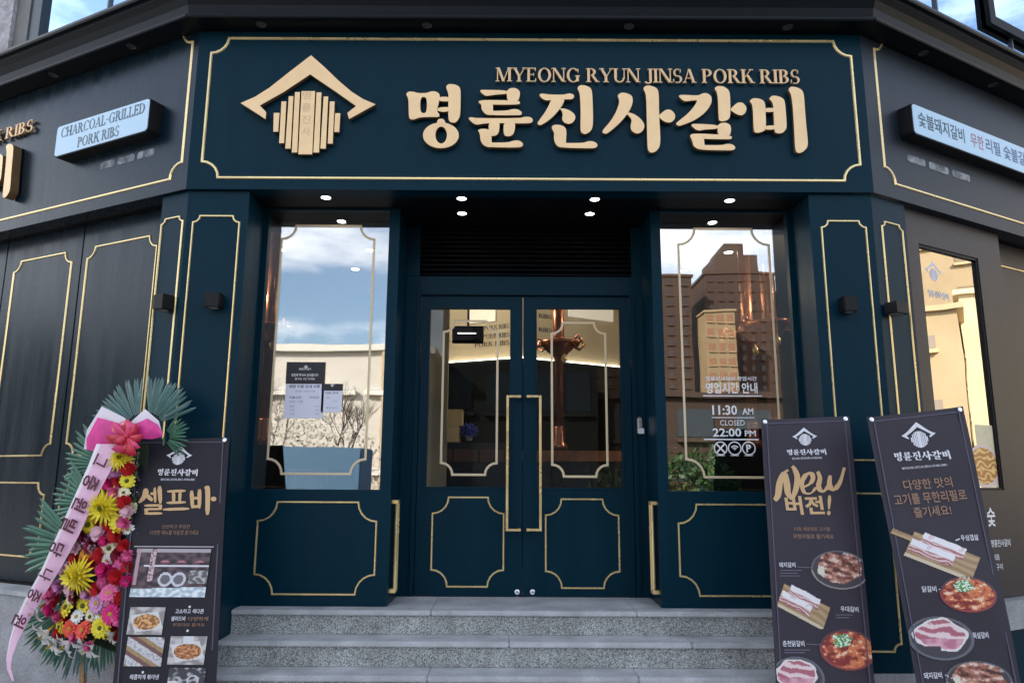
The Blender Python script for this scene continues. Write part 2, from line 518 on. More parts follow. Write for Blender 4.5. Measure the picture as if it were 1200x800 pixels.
def put_text(body, p0, p1, h, y, m, parent, name='lettering', off=0.012, shear=0.0, th=0.0, hz=None, xform=None):
    """flat lettering whose baseline runs from p0 to p1 (local x,z) with height h"""
    V, Fc = text_data(body, shear, off, res=2)
    if not V: return None
    xs = [v[0] for v in V]; ys = [v[1] for v in V]
    x0, x1, y0, y1 = min(xs), max(xs), min(ys), max(ys)
    p0, p1 = Vector(p0), Vector(p1)
    d = p1 - p0; u = d / (x1 - x0); nrm = Vector((-d.y, d.x)).normalized() * (h / (y1 - y0))
    vs = []
    for a, b in V:
        p = p0 + u * (a - x0) + nrm * (b - y0)
        if xform: p = xform(p)
        vs.append((p[0], y, p[1]))
    fs = [tuple(f) for f in Fc]
    if th > 0:
        # give the lettering body by adding side walls along boundary edges
        from collections import Counter
        ec = Counter()
        for f in fs:
            for i in range(len(f)):
                a, b = f[i], f[(i + 1) % len(f)]
                ec[(min(a, b), max(a, b))] += 1
        n = len(vs)
        vs = vs + [(v[0], v[1] + th, v[2]) for v in vs]
        fs = fs + [(a, b, b + n, a + n) for (a, b), c in ec.items() if c == 1]
    return meshobj(name, vs, fs, m, parent, recalc=False)


def sector(cx, cy, rx, ry, tw, tn, a0, a1, n=14):
    """stressed ring sector polygon"""
    P = []
    for k in range(n + 1):
        a = rad(a0 + (a1 - a0) * k / n); P.append((cx + rx * math.cos(a), cy + ry * math.sin(a)))
    for k in range(n, -1, -1):
        a = rad(a0 + (a1 - a0) * k / n); P.append((cx + (rx - tw) * math.cos(a), cy + (ry - tn) * math.sin(a)))
    return P


def serif_glyph(ch):
    """list of polygons, cap height 1, and the advance width"""
    T, t, s = 0.17, 0.06, 0.055
    def rect(x0, x1, y0, y1): return [(x0, y0), (x1, y0), (x1, y1), (x0, y1)]
    def ser(cx, w, y): return rect(cx - w / 2, cx + w / 2, y, y + s)
    def stem(x, w=T, e=.34): return [rect(x, x + w, 0, 1), ser(x + w / 2, e, 0), ser(x + w / 2, e, 1 - s)]
    def dia(x0, y0, x1, y1, w): return [(x0, y0), (x0 + w, y0), (x1 + w, y1), (x1, y1)]
    if ch == 'I': return stem(.09), .36
    if ch == 'M': return stem(.08, .07, .26) + stem(.84, T, .34) + [dia(.08, 1, .44, 0, T), dia(.84, 1, .47, 0, t)], 1.12
    if ch == 'Y': return [rect(.36, .36 + T, 0, .45), ser(.445, .36, 0), dia(.36, .42, .06, 1, T), dia(.46, .42, .78, 1, t), ser(.15, .32, 1 - s), ser(.8, .28, 1 - s)], .92
    if ch == 'E': return stem(.09) + [rect(.2, .66, 0, s), rect(.2, .64, 1 - s, 1), rect(.2, .52, .49, .54), rect(.61, .67, 0, .22), rect(.59, .65, .8, 1), rect(.49, .53, .4, .63)], .76
    if ch == 'L': return stem(.09) + [rect(.2, .66, 0, s), rect(.61, .67, 0, .24)], .74
    if ch == 'O': return [sector(.48, .5, .44, .52, T, t, 0, 180), sector(.48, .5, .44, .52, T, t, 180, 360)], .98
    if ch == 'C': return [sector(.48, .5, .44, .52, T, t, 42, 318, 22), rect(.78, .83, .70, .95)], .88
    if ch == 'G': return [sector(.48, .5, .44, .52, T, t, 42, 315, 22), rect(.78, .83, .70, .95), rect(.68, .85, .04, .44), ser(.77, .32, .42)], .98
    if ch == 'D': return stem(.09) + [sector(.32, .5, .52, .5, T, s, -90, 90)], .92
    if ch == 'P': return stem(.09) + [sector(.32, .73, .36, .27, T, s, -90, 90)], .76
    if ch == 'B': return stem(.09) + [sector(.32, .755, .32, .245, T, s, -90, 90), sector(.32, .27, .37, .27, T, s, -90, 90)], .80
    if ch == 'R': return stem(.09) + [sector(.32, .74, .34, .26, T, s, -90, 90), dia(.34, .5, .66, 0, T), ser(.78, .24, 0)], .90
    if ch == 'K': return stem(.09) + [dia(.24, .42, .66, 1, t), dia(.36, .58, .68, 0, T), ser(.7, .28, 1 - s), ser(.78, .3, 0)], .90
    if ch == 'N': return stem(.08, .07, .28) + stem(.76, .07, .28) + [dia(.06, 1, .68, 0, T)], .96
    if ch == 'U': return [rect(.09, .09 + T, .3, 1), ser(.18, .34, 1 - s), rect(.72, .78, .3, 1), ser(.75, .26, 1 - s), sector(.435, .33, .345, .35, .12, .07, 180, 360)], .90
    if ch == 'H': return stem(.09) + stem(.66) + [rect(.2, .7, .48, .535)], .96
    if ch == 'A': return [dia(.08, 0, .40, 1, t), dia(.66, 0, .36, 1, T), rect(.22, .7, .32, .37), ser(.12, .26, 0), ser(.75, .32, 0)], .92
    if ch == 'J': return [rect(.22, .22 + T, .1, 1), ser(.3, .34, 1 - s), sector(.14, .12, .25, .22, .13, .08, 200, 360)], .48
    if ch == 'S': return [sector(.33, .735, .27, .285, .12, s, 55, 270, 14), sector(.33, .255, .30, .275, .14, s, -125, 90, 14), rect(.50, .55, .74, .97), rect(.04, .09, .03, .27)], .68
    if ch == '-': return [rect(.06, .38, .4, .49)], .46
    return [], .36


def serif_text(body, p0, p1, h, y, th, m, parent, name='letter', whole=False):
    """separate (or one joined) serif letters standing on the line p0-p1"""
    tot = sum(serif_glyph(c)[1] for c in body)
    p0, p1 = Vector(p0), Vector(p1); d = p1 - p0
    up = Vector((-d.y, d.x)).normalized() * h
    u = d / tot; x = 0; out = []
    allmb = MB()
    for ch in body:
        polys, adv = serif_glyph(ch)
        mb = allmb if whole else MB()
        for i, P in enumerate(polys):
            Q = [tuple(p0 + u * (x + a) + up * b) for a, b in P]
            mb.prism([Q], y - 0.0005 * i - (0.0004 if th > .005 else 0), y + th, back=False)
        if polys and not whole: out.append(kid(name, mb, m, parent))
        x += adv
    if whole: out.append(kid(name, allmb, m, parent))
    return out


def hangul_logo(F, parent, y, box, m, name='lettering', which=range(6), depth=0.0, flip=None):
    """traced syllables scaled from their place in the photo to the local rectangle box=(x0,x1,z0,z1) ((x0,z0)...)"""
    x0, x1, z0, z1 = box
    mb = MB()
    k = 0
    for i in which:
        for loops in syl_shapes(i):
            Q = [[(x0 + (px - 475) / (947 - 475) * (x1 - x0), z1 - (py - 98) / (182 - 98) * (z1 - z0)) for px, py in L] for L in loops]
            mb.prism(Q, y - 0.0003 * (k % 12), y + depth, back=False) if depth > 0 else mb.prism(Q, y - 0.00015 * (k % 12), y + .0002, back=False)
            k += 1
    return kid(name, mb, m, parent)


def emblem_print(parent, y, cx, cz, w, m, ang=0.0, name='emblem'):
    roof, slats = emb_pts()
    k = w / (440 - 282); ca, sa = math.cos(ang), math.sin(ang)
    def tr(p):
        a, b = (p[0] - 361) * k, -(p[1] - 125) * k
        return (cx + a * ca - b * sa, cz + a * sa + b * ca)
    mb = MB()
    mb.prism([[tr(p) for p in roof]], y, y + .0005, back=False)
    for s in slats: mb.prism([[tr(p) for p in s]], y - .0001, y + .0005, back=False)
    return kid(name, mb, m, parent)

# ================================================================== THE BUILDING
T26, T29 = math.tan(rad(13)), math.tan(rad(14.5))


def wall_pt(side, s, o):
    """world plan point s metres away from the corner along a side wall, o outward of it"""
    c, t, F, sg = (CL, T26, LW, -1) if side == 'L' else (CRN, T29, RW, 1)
    if s == 0:
        return (c[0] + sg * o * t, c[1] - o)
    p = F.M @ Vector((sg * s, -o, 0))
    return (p.x, p.y)


def loc(p):  # world plan -> building local
    return (p[0], p[1] - 4.75)


BLD = empty('restaurant_building', FR.M, 'dark navy corner restaurant building with brass panel trim and glass upper floors', 'building')
FARL = 8.5
ZS, ZF = 3.36, 4.50

# fascias (mitred at the corners, 3 cm proud of the pilasters)
fo, fi = 0.03, -0.10
mb = MB().plan([loc(wall_pt('L', 0, fo)), loc(wall_pt('R', 0, fo)), loc(wall_pt('R', 0, fi)), loc(wall_pt('L', 0, fi))], ZS, ZF + .03)
fas_f = kid('fascia', mb, NAVY, BLD)
mb = MB().plan([loc(wall_pt('L', FARL, fo)), loc(wall_pt('L', 0, fo)), loc(wall_pt('L', 0, fi)), loc(wall_pt('L', FARL, fi))], ZS, ZF + .03)
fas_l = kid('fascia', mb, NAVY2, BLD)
mb = MB().plan([loc(wall_pt('R', 0, fo)), loc(wall_pt('R', FARL, fo)), loc(wall_pt('R', FARL, fi)), loc(wall_pt('R', 0, fi))], ZS, ZF + .03)
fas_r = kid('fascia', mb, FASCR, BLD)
xa, _ = FR.at(242, 130, -fo); xb, _ = FR.at(1002.5, 130, -fo)
_, zt = FR.at(620, 47, -fo); _, zb = FR.at(620, 210, -fo)
trim(fas_f, xa, xb, zb, zt, 0.115, -fo, 0.020)


def side_trim(F, par, x0, x1, z0, z1, r, y, wd=.018):
    t = trim(par, x0, x1, z0, z1, r, y, wd)
    setw(t, F.M)
    return t


side_trim(LW, fas_l, -2.05 - 2.0, -0.055, 3.458, 4.57, .105, -fo)
side_trim(RW, fas_r, 0.135, 4.2, 3.47, 4.57, .105, -fo)


def sweep(name, prof, m, stations=None, cap=True):
    """profile of (o, z) swept round the three walls, mitred"""
    st = [('L', FARL), ('L', 0), ('R', 0), ('R', FARL)]
    vs = []
    for sd, s in st:
        for o, z in prof:
            p = loc(wall_pt(sd, s, o)); vs.append((p[0], p[1], z))
    n = len(prof); fs = []
    for a in range(3):
        for i in range(n):
            j = (i + 1) % n
            fs.append((a * n + i, a * n + j, (a + 1) * n + j, (a + 1) * n + i))
    fs.append(tuple(range(n))); fs.append(tuple(range(3 * n, 4 * n)))
    return meshobj(name, vs, fs, m, BLD)


sweep('cornice', [(0.0, 4.535), (.185, 4.535), (.19, 4.545), (.19, 4.560), (.165, 4.566), (.160, 4.585), (.172, 4.64), (.195, 4.69), (.225, 4.725),
                  (.225, 4.745), (.25, 4.750), (.255, 4.765), (.25, 4.79), (.21, 4.81), (-.1, 4.84)], CORN)
sweep('fascia_backing', [(-.09, 3.40), (.0, 3.40 + .14), (.0, 4.534), (-.1, 4.83), (-.3, 4.83), (-.3, 3.40)], DARK)

# unlit round fittings let into the cornice soffit
def disc(c, r, h, n=16):
    return MB().lathe([(r, h), (r, 0), (r * .7, 0), (r * .6, h * .7)], c, n)


for i, (sd, s) in enumerate([('L', 2.4), ('L', 1.5), ('L', .6), ('F', -1.75), ('F', -.6), ('F', .8), ('F', 1.9), ('R', .6), ('R', 1.5), ('R', 2.4)]):
    if sd == 'F': p = (s, 4.75 - .11)
    else: p = wall_pt(sd, s, .11)
    o = disc((0, 0, -.006), .035, .006).build('soffit_light', mat('unlit_fitting', (.05, .05, .06), .3), None, Matrix.Translation((p[0], p[1], 4.535)))
    where = {'L': 'left', 'F': 'middle', 'R': 'right'}[sd]
    ordl = ['farthest left of three', 'middle of three', 'nearest the corner of three', 'leftmost of four', 'second from the left of four', 'third from the left of four', 'rightmost of four', 'nearest the corner of three', 'middle of three', 'farthest right of three'][i]
    tag(o, 'unlit round fitting under the %s stretch of the cornice, %s' % (where, ordl), 'soffit light', 'unlit fittings under the cornice')

# corner pilasters
def lpt(F, x, y):
    p = F.M @ Vector((x, y, 0)); return loc((p.x, p.y))


PB, PT = 0.31, ZS
XL, XR = -1.785, 2.005
mb = MB().plan([loc(CL), (XL, 0), (XL, .40), (-2.02, .40), lpt(LW, -.25, .30), lpt(LW, -.25, 0)], PB, PT - .003)
pil_l = kid('pilaster', mb, NAVY, BLD)
mb = MB().plan([(XR, 0), loc(CRN), lpt(RW, .36, 0), lpt(RW, .36, .30), (2.25, .40), (XR, .40)], PB, PT - .003)
pil_r = kid('pilaster', mb, NAVY, BLD)
x0, z1 = FR.at(227, 253); x1, _ = FR.at(281, 256)
_, zm = FR.at(1010, 539); _, zn = FR.at(1010, 578); _, zk = FR.at(1022, 763)
trim(pil_l, x0, x1, zm, z1, .045, 0, .013); trim(pil_l, x0, x1, zk, zn, .045, 0, .013)
x0, z1 = FR.at(962, 259); x1, _ = FR.at(1014, 262)
trim(pil_r, x0, x1, zm, z1, .045, 0, .013); trim(pil_r, x0, x1, zk, zn, .045, 0, .013)
side_trim(LW, pil_l, -.245 + .01, -.03, zm, 3.185, .035, 0, .011)
side_trim(LW, pil_l, -.245 + .01, -.03, zk + .2, zn, .035, 0, .011)
side_trim(RW, pil_r, .088, .312, zm, 3.185, .035, 0, .011)
side_trim(RW, pil_r, .088, .312, zk + .2, zn, .035, 0, .011)

# soffit over the entrance recess
kid('soffit', MB().box(XL - .2, XR + .2, .10, .86, 3.362, 3.42), DARK, BLD)
kid('soffit', MB().plan([lpt(LW, -FARL, .10), lpt(LW, -.2, .10), lpt(LW, -.2, .30), lpt(LW, -FARL, .30)], 3.362, 3.42), DARK, BLD)
kid('soffit', MB().plan([lpt(RW, .3, .10), lpt(RW, FARL, .10), lpt(RW, FARL, .30), lpt(RW, .3, .30)], 3.362, 3.42), DARK, BLD)

# ---- left side wall: tall double panels
RY = .15
edges = [-.25, -1.295, -2.27, -3.25, -4.23, -5.21, -6.19, -7.17, -8.2]
trims = [(-1.222, -.456), (-2.14, -1.41)]
for i in range(len(edges) - 1):
    a, b = edges[i + 1] + .004, edges[i] - .004
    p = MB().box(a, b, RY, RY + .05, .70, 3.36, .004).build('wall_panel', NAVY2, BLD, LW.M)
    if i < 2: t0, t1 = trims[i]
    else: t0, t1 = a + .11, b - .11
    trim(p, t0, t1, 1.60, 3.16, .085, RY, .014)
    trim(p, t0, t1, .875, 1.40, .085, RY, .014)
MB().box(-8.3, -.25, RY - .02, RY + .10, .62, .698).build('skirting', DARK, BLD, LW.M)
MB().box(-8.3, -.2, RY + .055, RY + .2, .62, 3.40).build('wall', DARK, BLD, LW.M)

# ---- right side wall with its window
wx0, wx1, wz0, wz1 = .545, 1.285, 1.388, 3.112
p = MB().prism([[(.36, .66), (1.60, .66), (1.60, 3.357), (.36, 3.357)], [(wx0, wz0), (wx1, wz0), (wx1, wz1), (wx0, wz1)]], .035, .16).build('wall', BROWN, BLD, RW.M)
fr = MB().prism([[(wx0 + .002, wz0 + .002), (wx1 - .002, wz0 + .002), (wx1 - .002, wz1 - .002), (wx0 + .002, wz1 - .002)], [(wx0 + .016, wz0 + .016), (wx1 - .018, wz0 + .016), (wx1 - .018, wz1 - .02), (wx0 + .016, wz1 - .02)]], .042, .12).build('window_frame', BLACK, BLD, RW.M)
g = MB().box(wx0 + .014, wx1 - .016, .060, .068, wz0 + .014, wz1 - .018).build('window_glass', GL_SIDE, BLD, RW.M)
redges = [1.60, 2.62, 3.6, 4.6, 5.6, 6.6, 7.6]
for i in range(len(redges) - 1):
    a, b = redges[i] + .004, redges[i + 1] - .004
    p = MB().box(a, b, RY, RY + .05, .70, 3.36, .004).build('wall_panel', BROWN, BLD, RW.M)
    trim(p, a + .085, b - .1, 1.60, 3.16, .085, RY, .014)
    trim(p, a + .085, b - .1, .875, 1.40, .085, RY, .014)
MB().box(1.6, 7.7, RY - .02, RY + .10, .66, .698).build('skirting', DARK, BLD, RW.M)
MB().box(1.35, 7.7, RY + .055, RY + .2, .62, 3.40).build('wall', DARK, BLD, RW.M)

# ---- window bays (33 cm behind the pilasters)
BY = .33
BX0, BX1 = -.812, .992


def bay(side):
    if side < 0:
        xo, xi = XL, BX0
        gx0, gz0 = FR.at(447, 573.5, BY)[0], FR.at(447, 573.5, BY)[1]
        outer = [(xo, .623), (xi, .623), (xi, ZS + .001), (xo, ZS + .001)]
        hole = [(xo + .03, gz0), (xi - .075, gz0), (xi - .075, ZS - .012), (xo + .03, ZS - .012)]
    else:
        xo, xi = XR, BX1
        gz0 = FR.at(781, 575, BY)[1]
        outer = [(xi, .623), (xo, .623), (xo, ZS + .001), (xi, ZS + .001)]
        hole = [(xi + .07, gz0), (xo - .03, gz0), (xo - .03, ZS - .012), (xi + .07, ZS - .012)]
    f = kid('bay_frame', MB().prism([outer, hole], BY, BY + .06), NAVY, BLD)
    hx0, hx1 = min(p[0] for p in hole), max(p[0] for p in hole)
    kid('window_glass', MB().box(hx0 - .01, hx1 + .01, BY + .022, BY + .03, gz0 - .01, ZS - .004), GL_BAY, BLD)
    # jamb between the bay and the door recess
    a, b = (xi - .075, xi - .001) if side < 0 else (xi + .001, xi + .075)
    kid('recess_jamb', MB().box(a, b, BY + .061, .80, .623, ZS), NAVY, BLD)
    return f, hx0, hx1, gz0


bl, lx0, lx1, lz0 = bay(-1)
br, rx0, rx1, rz0 = bay(1)
G = lambda px, py, y=BY: FR.at(px, py, y)
trim(bl, G(300, 640)[0], G(440, 640)[0], G(370, 696)[1], G(370, 588)[1], .125, BY, .013)
trim(br, G(796, 640)[0], G(796, 640)[0] + (G(440, 640)[0] - G(300, 640)[0]), G(850, 698)[1], G(850, 591)[1], .125, BY, .013)
# gold film lines stuck on the panes
gy = BY + .0215
t = trim(BLD, G(318, 450)[0], G(431, 450)[0], G(370, 555)[1], G(380, 263.5)[1], .10, gy, .016, .001, GLASSFILM, 'film_border')
t = trim(BLD, G(800, 400)[0], G(909, 400)[0], G(850, 559)[1], G(850, 267)[1], .12, gy, .016, .001, GLASSFILM, 'film_border')

# ---- door set
DY = .75
D = lambda px, py, y=DY: FR.at(px, py, y)
dl, dr, dm = D(490, 520)[0], D(741, 520)[0], D(612.5, 520)[0]
dt, db = 2.82, .632
kid('door_frame', MB().box(BX0, dl - .004, DY - .03, DY + .06, .622, 2.97, .004), NAVY, BLD)
kid('door_frame', MB().box(dr + .004, BX1, DY - .03, DY + .06, .622, 2.97, .004), NAVY, BLD)
kid('door_frame', MB().box(dl - .004, dr + .004, DY - .03, DY + .06, dt + .004, 2.969, .004), NAVY, BLD)
kid('door_frame', MB().box(dl - .03, dl - .015, DY - .045, DY - .031, .63, 2.9), NAVY, BLD)
kid('door_frame', MB().box(dr + .015, dr + .03, DY - .045, DY - .031, .63, 2.9), NAVY, BLD)
kid('threshold', MB().box(BX0 + .002, BX1 - .002, DY - .06, DY + .09, .621, .631), CHROME, BLD)
for k in range(10):
    z = 2.99 + k * .037
    vs = [(dl - .02, DY - .02, z), (dr + .02, DY - .02, z), (dr + .02, DY + .02, z + .03), (dl - .02, DY + .02, z + .03),
          (dl - .02, DY - .02, z - .006), (dr + .02, DY - .02, z - .006), (dr + .02, DY + .02, z + .024), (dl - .02, DY + .02, z + .024)]
    kid('louver_slat', MB().add(vs, [(0, 1, 2, 3), (4, 7, 6, 5), (0, 4, 5, 1), (1, 5, 6, 2), (2, 6, 7, 3), (3, 7, 4, 0)]), mat('louver_paint', (.002, .003, .005), .5, spec=.15), BLD)
kid('louver_back', MB().box(BX0, BX1, DY + .03, DY + .05, 2.971, ZS), DARK, BLD)
kid('louver_frame', MB().box(BX0, dl - .021, DY - .03, DY + .028, 2.971, ZS), NAVY, BLD)
kid('louver_frame', MB().box(dr + .021, BX1, DY - .03, DY + .028, 2.971, ZS), NAVY, BLD)


def door(x0, x1, gpx, lowpx, goldpx, hx, hx2):
    gx0, gz1 = D(gpx[0], gpx[1]); gx1, gz0 = D(gpx[2], gpx[3])
    gx0 = (gx0 + D(gpx[0] - 3, gpx[3])[0]) / 2; gx1 = (D(gpx[2], gpx[1])[0] + D(gpx[2], gpx[3])[0]) / 2
    mb = MB().prism([[(x0, db), (x1, db), (x1, dt), (x0, dt)], [(gx0, gz0), (gx1, gz0), (gx1, gz1), (gx0, gz1)]], DY, DY + .045)
    d = kid('door', mb, NAVY, BLD)
    bead = MB().prism([[(gx0 - .012, gz0 - .012), (gx1 + .012, gz0 - .012), (gx1 + .012, gz1 + .012), (gx0 - .012, gz1 + .012)], [(gx0 + .004, gz0 + .004), (gx1 - .004, gz0 + .004), (gx1 - .004, gz1 - .004), (gx0 + .004, gz1 - .004)]], DY - .006, DY + .01)
    kid('glazing_bead', bead, NAVY, d)
    kid('glass', MB().box(gx0 + .001, gx1 - .001, DY + .018, DY + .026, gz0 + .001, gz1 - .001), GL_DOOR, d)
    a, b = D(goldpx[0], 470)[0], D(goldpx[2], 470)[0]
    trim(d, a, b, D(550, goldpx[3])[1], D(550, goldpx[1])[1], .085, DY + .0175, .017, .001, GLASSFILM, 'film_border')
    a, b = D(lowpx[0], 635)[0], D(lowpx[2], 635)[0]
    trim(d, a, b, D(550, lowpx[3])[1], D(550, lowpx[1])[1], .115, DY, .014)
    xh, zt = D(hx, 463, DY - .06); _, zb2 = D(hx, 622, DY - .06)
    xw, _ = D(hx2, 463, DY - .06)
    h = MB().box(xh - .009, xh + .009, DY - .078, DY - .058, zb2, zt, .003)
    s = 1 if xw > xh else -1
    for z in (zb2 + .009, zt - .009):
        h.box(min(xh + s * .0095, xw), max(xh + s * .0095, xw), DY - .077, DY - .059, z - .008, z + .008, .002)
        h.box(xw - .011, xw + .011, DY - .0765, DY + .001, z - .009, z + .009, .002)
    kid('handle', h, GOLD, d)
    return d


d1 = door(dl, dm - .003, (503, 361, 598, 571), (506, 582.5, 590, 687), (518, 375.5, 582.5, 556), 595, 609)
d2 = door(dm + .003, dr, (630, 361, 728, 572), (639.5, 584, 725.5, 688), (647, 377, 711, 557.5), 633, 619)
for d, px in ((d1, 606), (d2, 624)):
    x, z = D(px, 693)
    c = MB().lathe([(.018, 0), (.018, .008), (.010, .012)], (0, 0, 0), 14)
    o = kid('lock_cap', c, CHROME, d); o.matrix_basis = Matrix.Translation((x, DY, z)) @ Matrix.Rotation(rad(90), 4, 'X')
x, z = D(749, 497, DY - .03)
lk = MB().box(x - .018, x + .018, DY - .06, DY - .031, z - .075, z + .05, .008)
kid('door_lock', lk, CHROME, BLD)
kid('keypad', MB().box(x - .008, x + .030, DY - .068, DY - .0605, z - .072, z - .03, .003), mat('lock_white', (.75, .75, .78), .3), BLD)
# upright brass pull bars on the recess jambs
for xx, sg in ((BX0, 1), (BX1, -1)):
    z0, z1 = .70, 1.30
    mbx = MB()
    for yy in (BY + .07, BY + .13):
        mbx.tube([(xx + sg * .035, yy, z0), (xx + sg * .035, yy, z1)], .011, 10)
    for zz in (z0 + .01, z1 - .01):
        mbx.box(min(xx, xx + sg * .045), max(xx, xx + sg * .045), BY + .055, BY + .145, zz - .012, zz + .012, .003)
    kid('pull_bar', mbx, GOLD, BLD)

# ---- upper floors
def inset_plan(o, back=12.0, far=FARL):
    return [loc(wall_pt('L', far, o)), loc(wall_pt('L', 0, o)), loc(wall_pt('R', 0, o)), loc(wall_pt('R', far, o)), (11.5, back), (-11.5, back)]


kid('floor_slab', MB().plan(inset_plan(-.31), 3.86, 4.60), DARK, BLD)
kid('roof', MB().plan(inset_plan(.05), 15.0, 15.4), CORN, BLD)
kid('office_core', MB().plan(inset_plan(-.6), 4.61, 14.99), mat('dim_office', (.05, .06, .07), .7, var=.4, vscale=.8), BLD)
sweep('curtain_glass', [(-.10, 4.82), (-.10, 14.98), (-.11, 14.98), (-.11, 4.82)], GL_UP)
MUL = mat('mullion_metal', (.10, .12, .14), .35, metal=.3)
for sd, F, xs in (('L', LW, [-.15, LW.at(125, 5, .07)[0], LW.at(125, 5, .07)[0] + .75, -3.9, -5.0, -6.1, -7.2]), ('R', RW, [.15, 1.2, 2.315, 3.6, 4.8, 6.0, 7.2])):
    for x in xs:
        MB().box(x - .008, x + .008, .08, .13, 4.80, 14.97).build('mullion', MUL, BLD, F.M)
for z in (6.4, 7.9, 9.4, 10.9, 12.4, 13.9):
    sweep('transom', [(-.06, z), (-.06, z + .05), (-.13, z + .05), (-.13, z)], MUL)
# stone pier and dark jamb on the left
MB().box(-3.3, -2.44, .02, .5, 4.80, 14.97).build('stone_pier', granite_mat('pale_stone', (.46, .45, .48), (.36, .35, .38), (.56, .55, .58), 40, .8), BLD, LW.M)
jx1, jx2 = LW.at(33, 30, .05)[0], LW.at(46, 30, .06)[0]
MB().box(-2.435, jx1 - .002, .05, .3, 4.80, 14.97).build('window_jamb', mat('weathered_jamb', (.13, .13, .12), .6, var=.2), BLD, LW.M)
MB().box(jx1 + .002, jx2, .06, .3, 4.80, 14.97).build('window_jamb', mat('dark_jamb', (.01, .025, .035), .4), BLD, LW.M)
# awning window held open on the right
aw = MB()
ax0, az0 = RW.at(1158, 25, .065)
ax0 += .0
M = RW.M @ Matrix.Translation((ax0, .072, az0 + .97)) @ Matrix.Rotation(rad(-.6), 4, 'X')
fr = MB().prism([[(0, -1.0), (1.1, -1.0), (1.1, 0), (0, 0)], [(.09, -.91), (1.01, -.91), (1.01, -.09), (.09, -.09)]], -.02, .02).build('awning_sash', mat('sash_black', (.003, .004, .005), .5, spec=.15), BLD, M)
kid('sash_glass', MB().box(.088, 1.012, -.004, .004, -.912, -.088), GL_UP, fr)

# ---- walls and floor inside
INW = mat('interior_beige', (.40, .34, .25), .7, var=.08, vscale=3)
kid('ceiling', MB().plan([lpt(LW, -7.5, .35), lpt(LW, -.4, .35), (-1.8, .9), (2.0, .9), lpt(RW, .5, .35), lpt(RW, 7.5, .35), (9, 7.49), (-9, 7.49)], 3.75, 3.80), mat('interior_ceiling', (.10, .09, .08), .7), BLD)
kid('ceiling', MB().box(-1.78, 2.0, .395, .899, 3.70, 3.75), mat('interior_ceiling', (.10, .09, .08), .7), BLD)
kid('inner_wall', MB().box(BX0 - .07, BX1 + .07, .81, .86, 3.37, 3.75), DARK, BLD)
kid('inner_wall', MB().box(-9, 9, 7.5, 7.6, .6, 3.8), mat('interior_navy', (.003, .005, .008), .6, spec=.2), BLD)
kid('interior_floor', MB().plan([lpt(LW, -7.5, .35), lpt(LW, -.3, .35), (-1.8, .395), (-.88, .395), (-.80, .82), (1.0, .82), (1.06, .395), (2.0, .395), lpt(RW, .4, .35), lpt(RW, 7.5, .35), (9, 7.5), (-9, 7.5)], .56, .615), mat('interior_tile', (.05, .045, .04), .3, var=.2), BLD)
kid('back_wall', MB().box(-11.5, 11.5, 11.7, 12, 0, 15), DARK, BLD)
for F, a, b in ((LW, -FARL - .1, -FARL), (RW, FARL, FARL + .1)):
    pa = loc(wall_pt('L' if F is LW else 'R', FARL, .03)); q = (-11.5, 12) if F is LW else (11.5, 12)
    kid('end_wall', MB().plan([pa, (pa[0] + .1, pa[1] + .05), (q[0] + .1, q[1]), q], 0, 15), BROWN, BLD)

# V-shaped bulkhead with an LED line along its lower edge, parallel to the two side walls
BA = (0.10, 3.75)
BL_ = (BA[0] - 1.45 * math.cos(rad(25)), BA[1] + 1.45 * math.sin(rad(25)))
BR_ = (BA[0] + 1.45 * math.cos(rad(29)), BA[1] + 1.45 * math.sin(rad(29)))
bk = kid('bulkhead', MB().plan([BL_, BA, BR_, (BR_[0], BR_[1] + .15), (BA[0], BA[1] + .15), (BL_[0], BL_[1] + .15)], 2.84, 3.748), INW, BLD)
LED = mat('led_strip', (1, .9, .7), .5, emit=(1.0, .88, .66), estr=3.2)
kid('led_strip', MB().plan([(BL_[0], BL_[1] - .05), (BA[0], BA[1] - .05), (BR_[0], BR_[1] - .05), (BR_[0], BR_[1] - .02), (BA[0], BA[1] - .02), (BL_[0], BL_[1] - .02)], 2.825, 2.838), LED, bk)
kid('led_shelf', MB().plan([(BL_[0], BL_[1] - .06), (BA[0], BA[1] - .06), (BR_[0], BR_[1] - .06), BR_, BA, BL_], 2.80, 2.824), mat('interior_navy', (.003, .005, .008), .6, spec=.2), bk)
BKL = Frame((BA[0], BA[1] + 4.75, 0), -25)
BKR = Frame((BA[0], BA[1] + 4.75, 0), 29)
INKD = mat('dark_print', (.03, .025, .02), .6)
for pys, pxa, pxb in ((386, 567, 597), (396, 566, 597), (406, 556, 597)):
    x0, z0 = BKL.at(pxa, pys, -.004); x1, _ = BKL.at(pxb, pys, -.004)
    for o in serif_text('PORK RIBS', (x0, z0 - .01), (x1, z0 - .01), .055, -.006, .003, INKD, bk, 'lettering', whole=True): setw(o, BKL.M)
for pys in (372, 388, 402):
    x0, z0 = BKR.at(631, pys, -.004); x1, _ = BKR.at(647, pys, -.004)
    for o in serif_text('RIBS', (x0, z0), (x1, z0), .05, -.006, .003, INKD, bk, 'lettering', whole=True): setw(o, BKR.M)

def pbox(F, px0, py0, px1, py1, y, th, b=0.0):
    x0, z1 = F.at(px0, py0, y); x1, z0 = F.at(px1, py1, y)
    return MB().box(min(x0, x1), max(x0, x1), y, y + th, min(z0, z1), max(z0, z1), b)


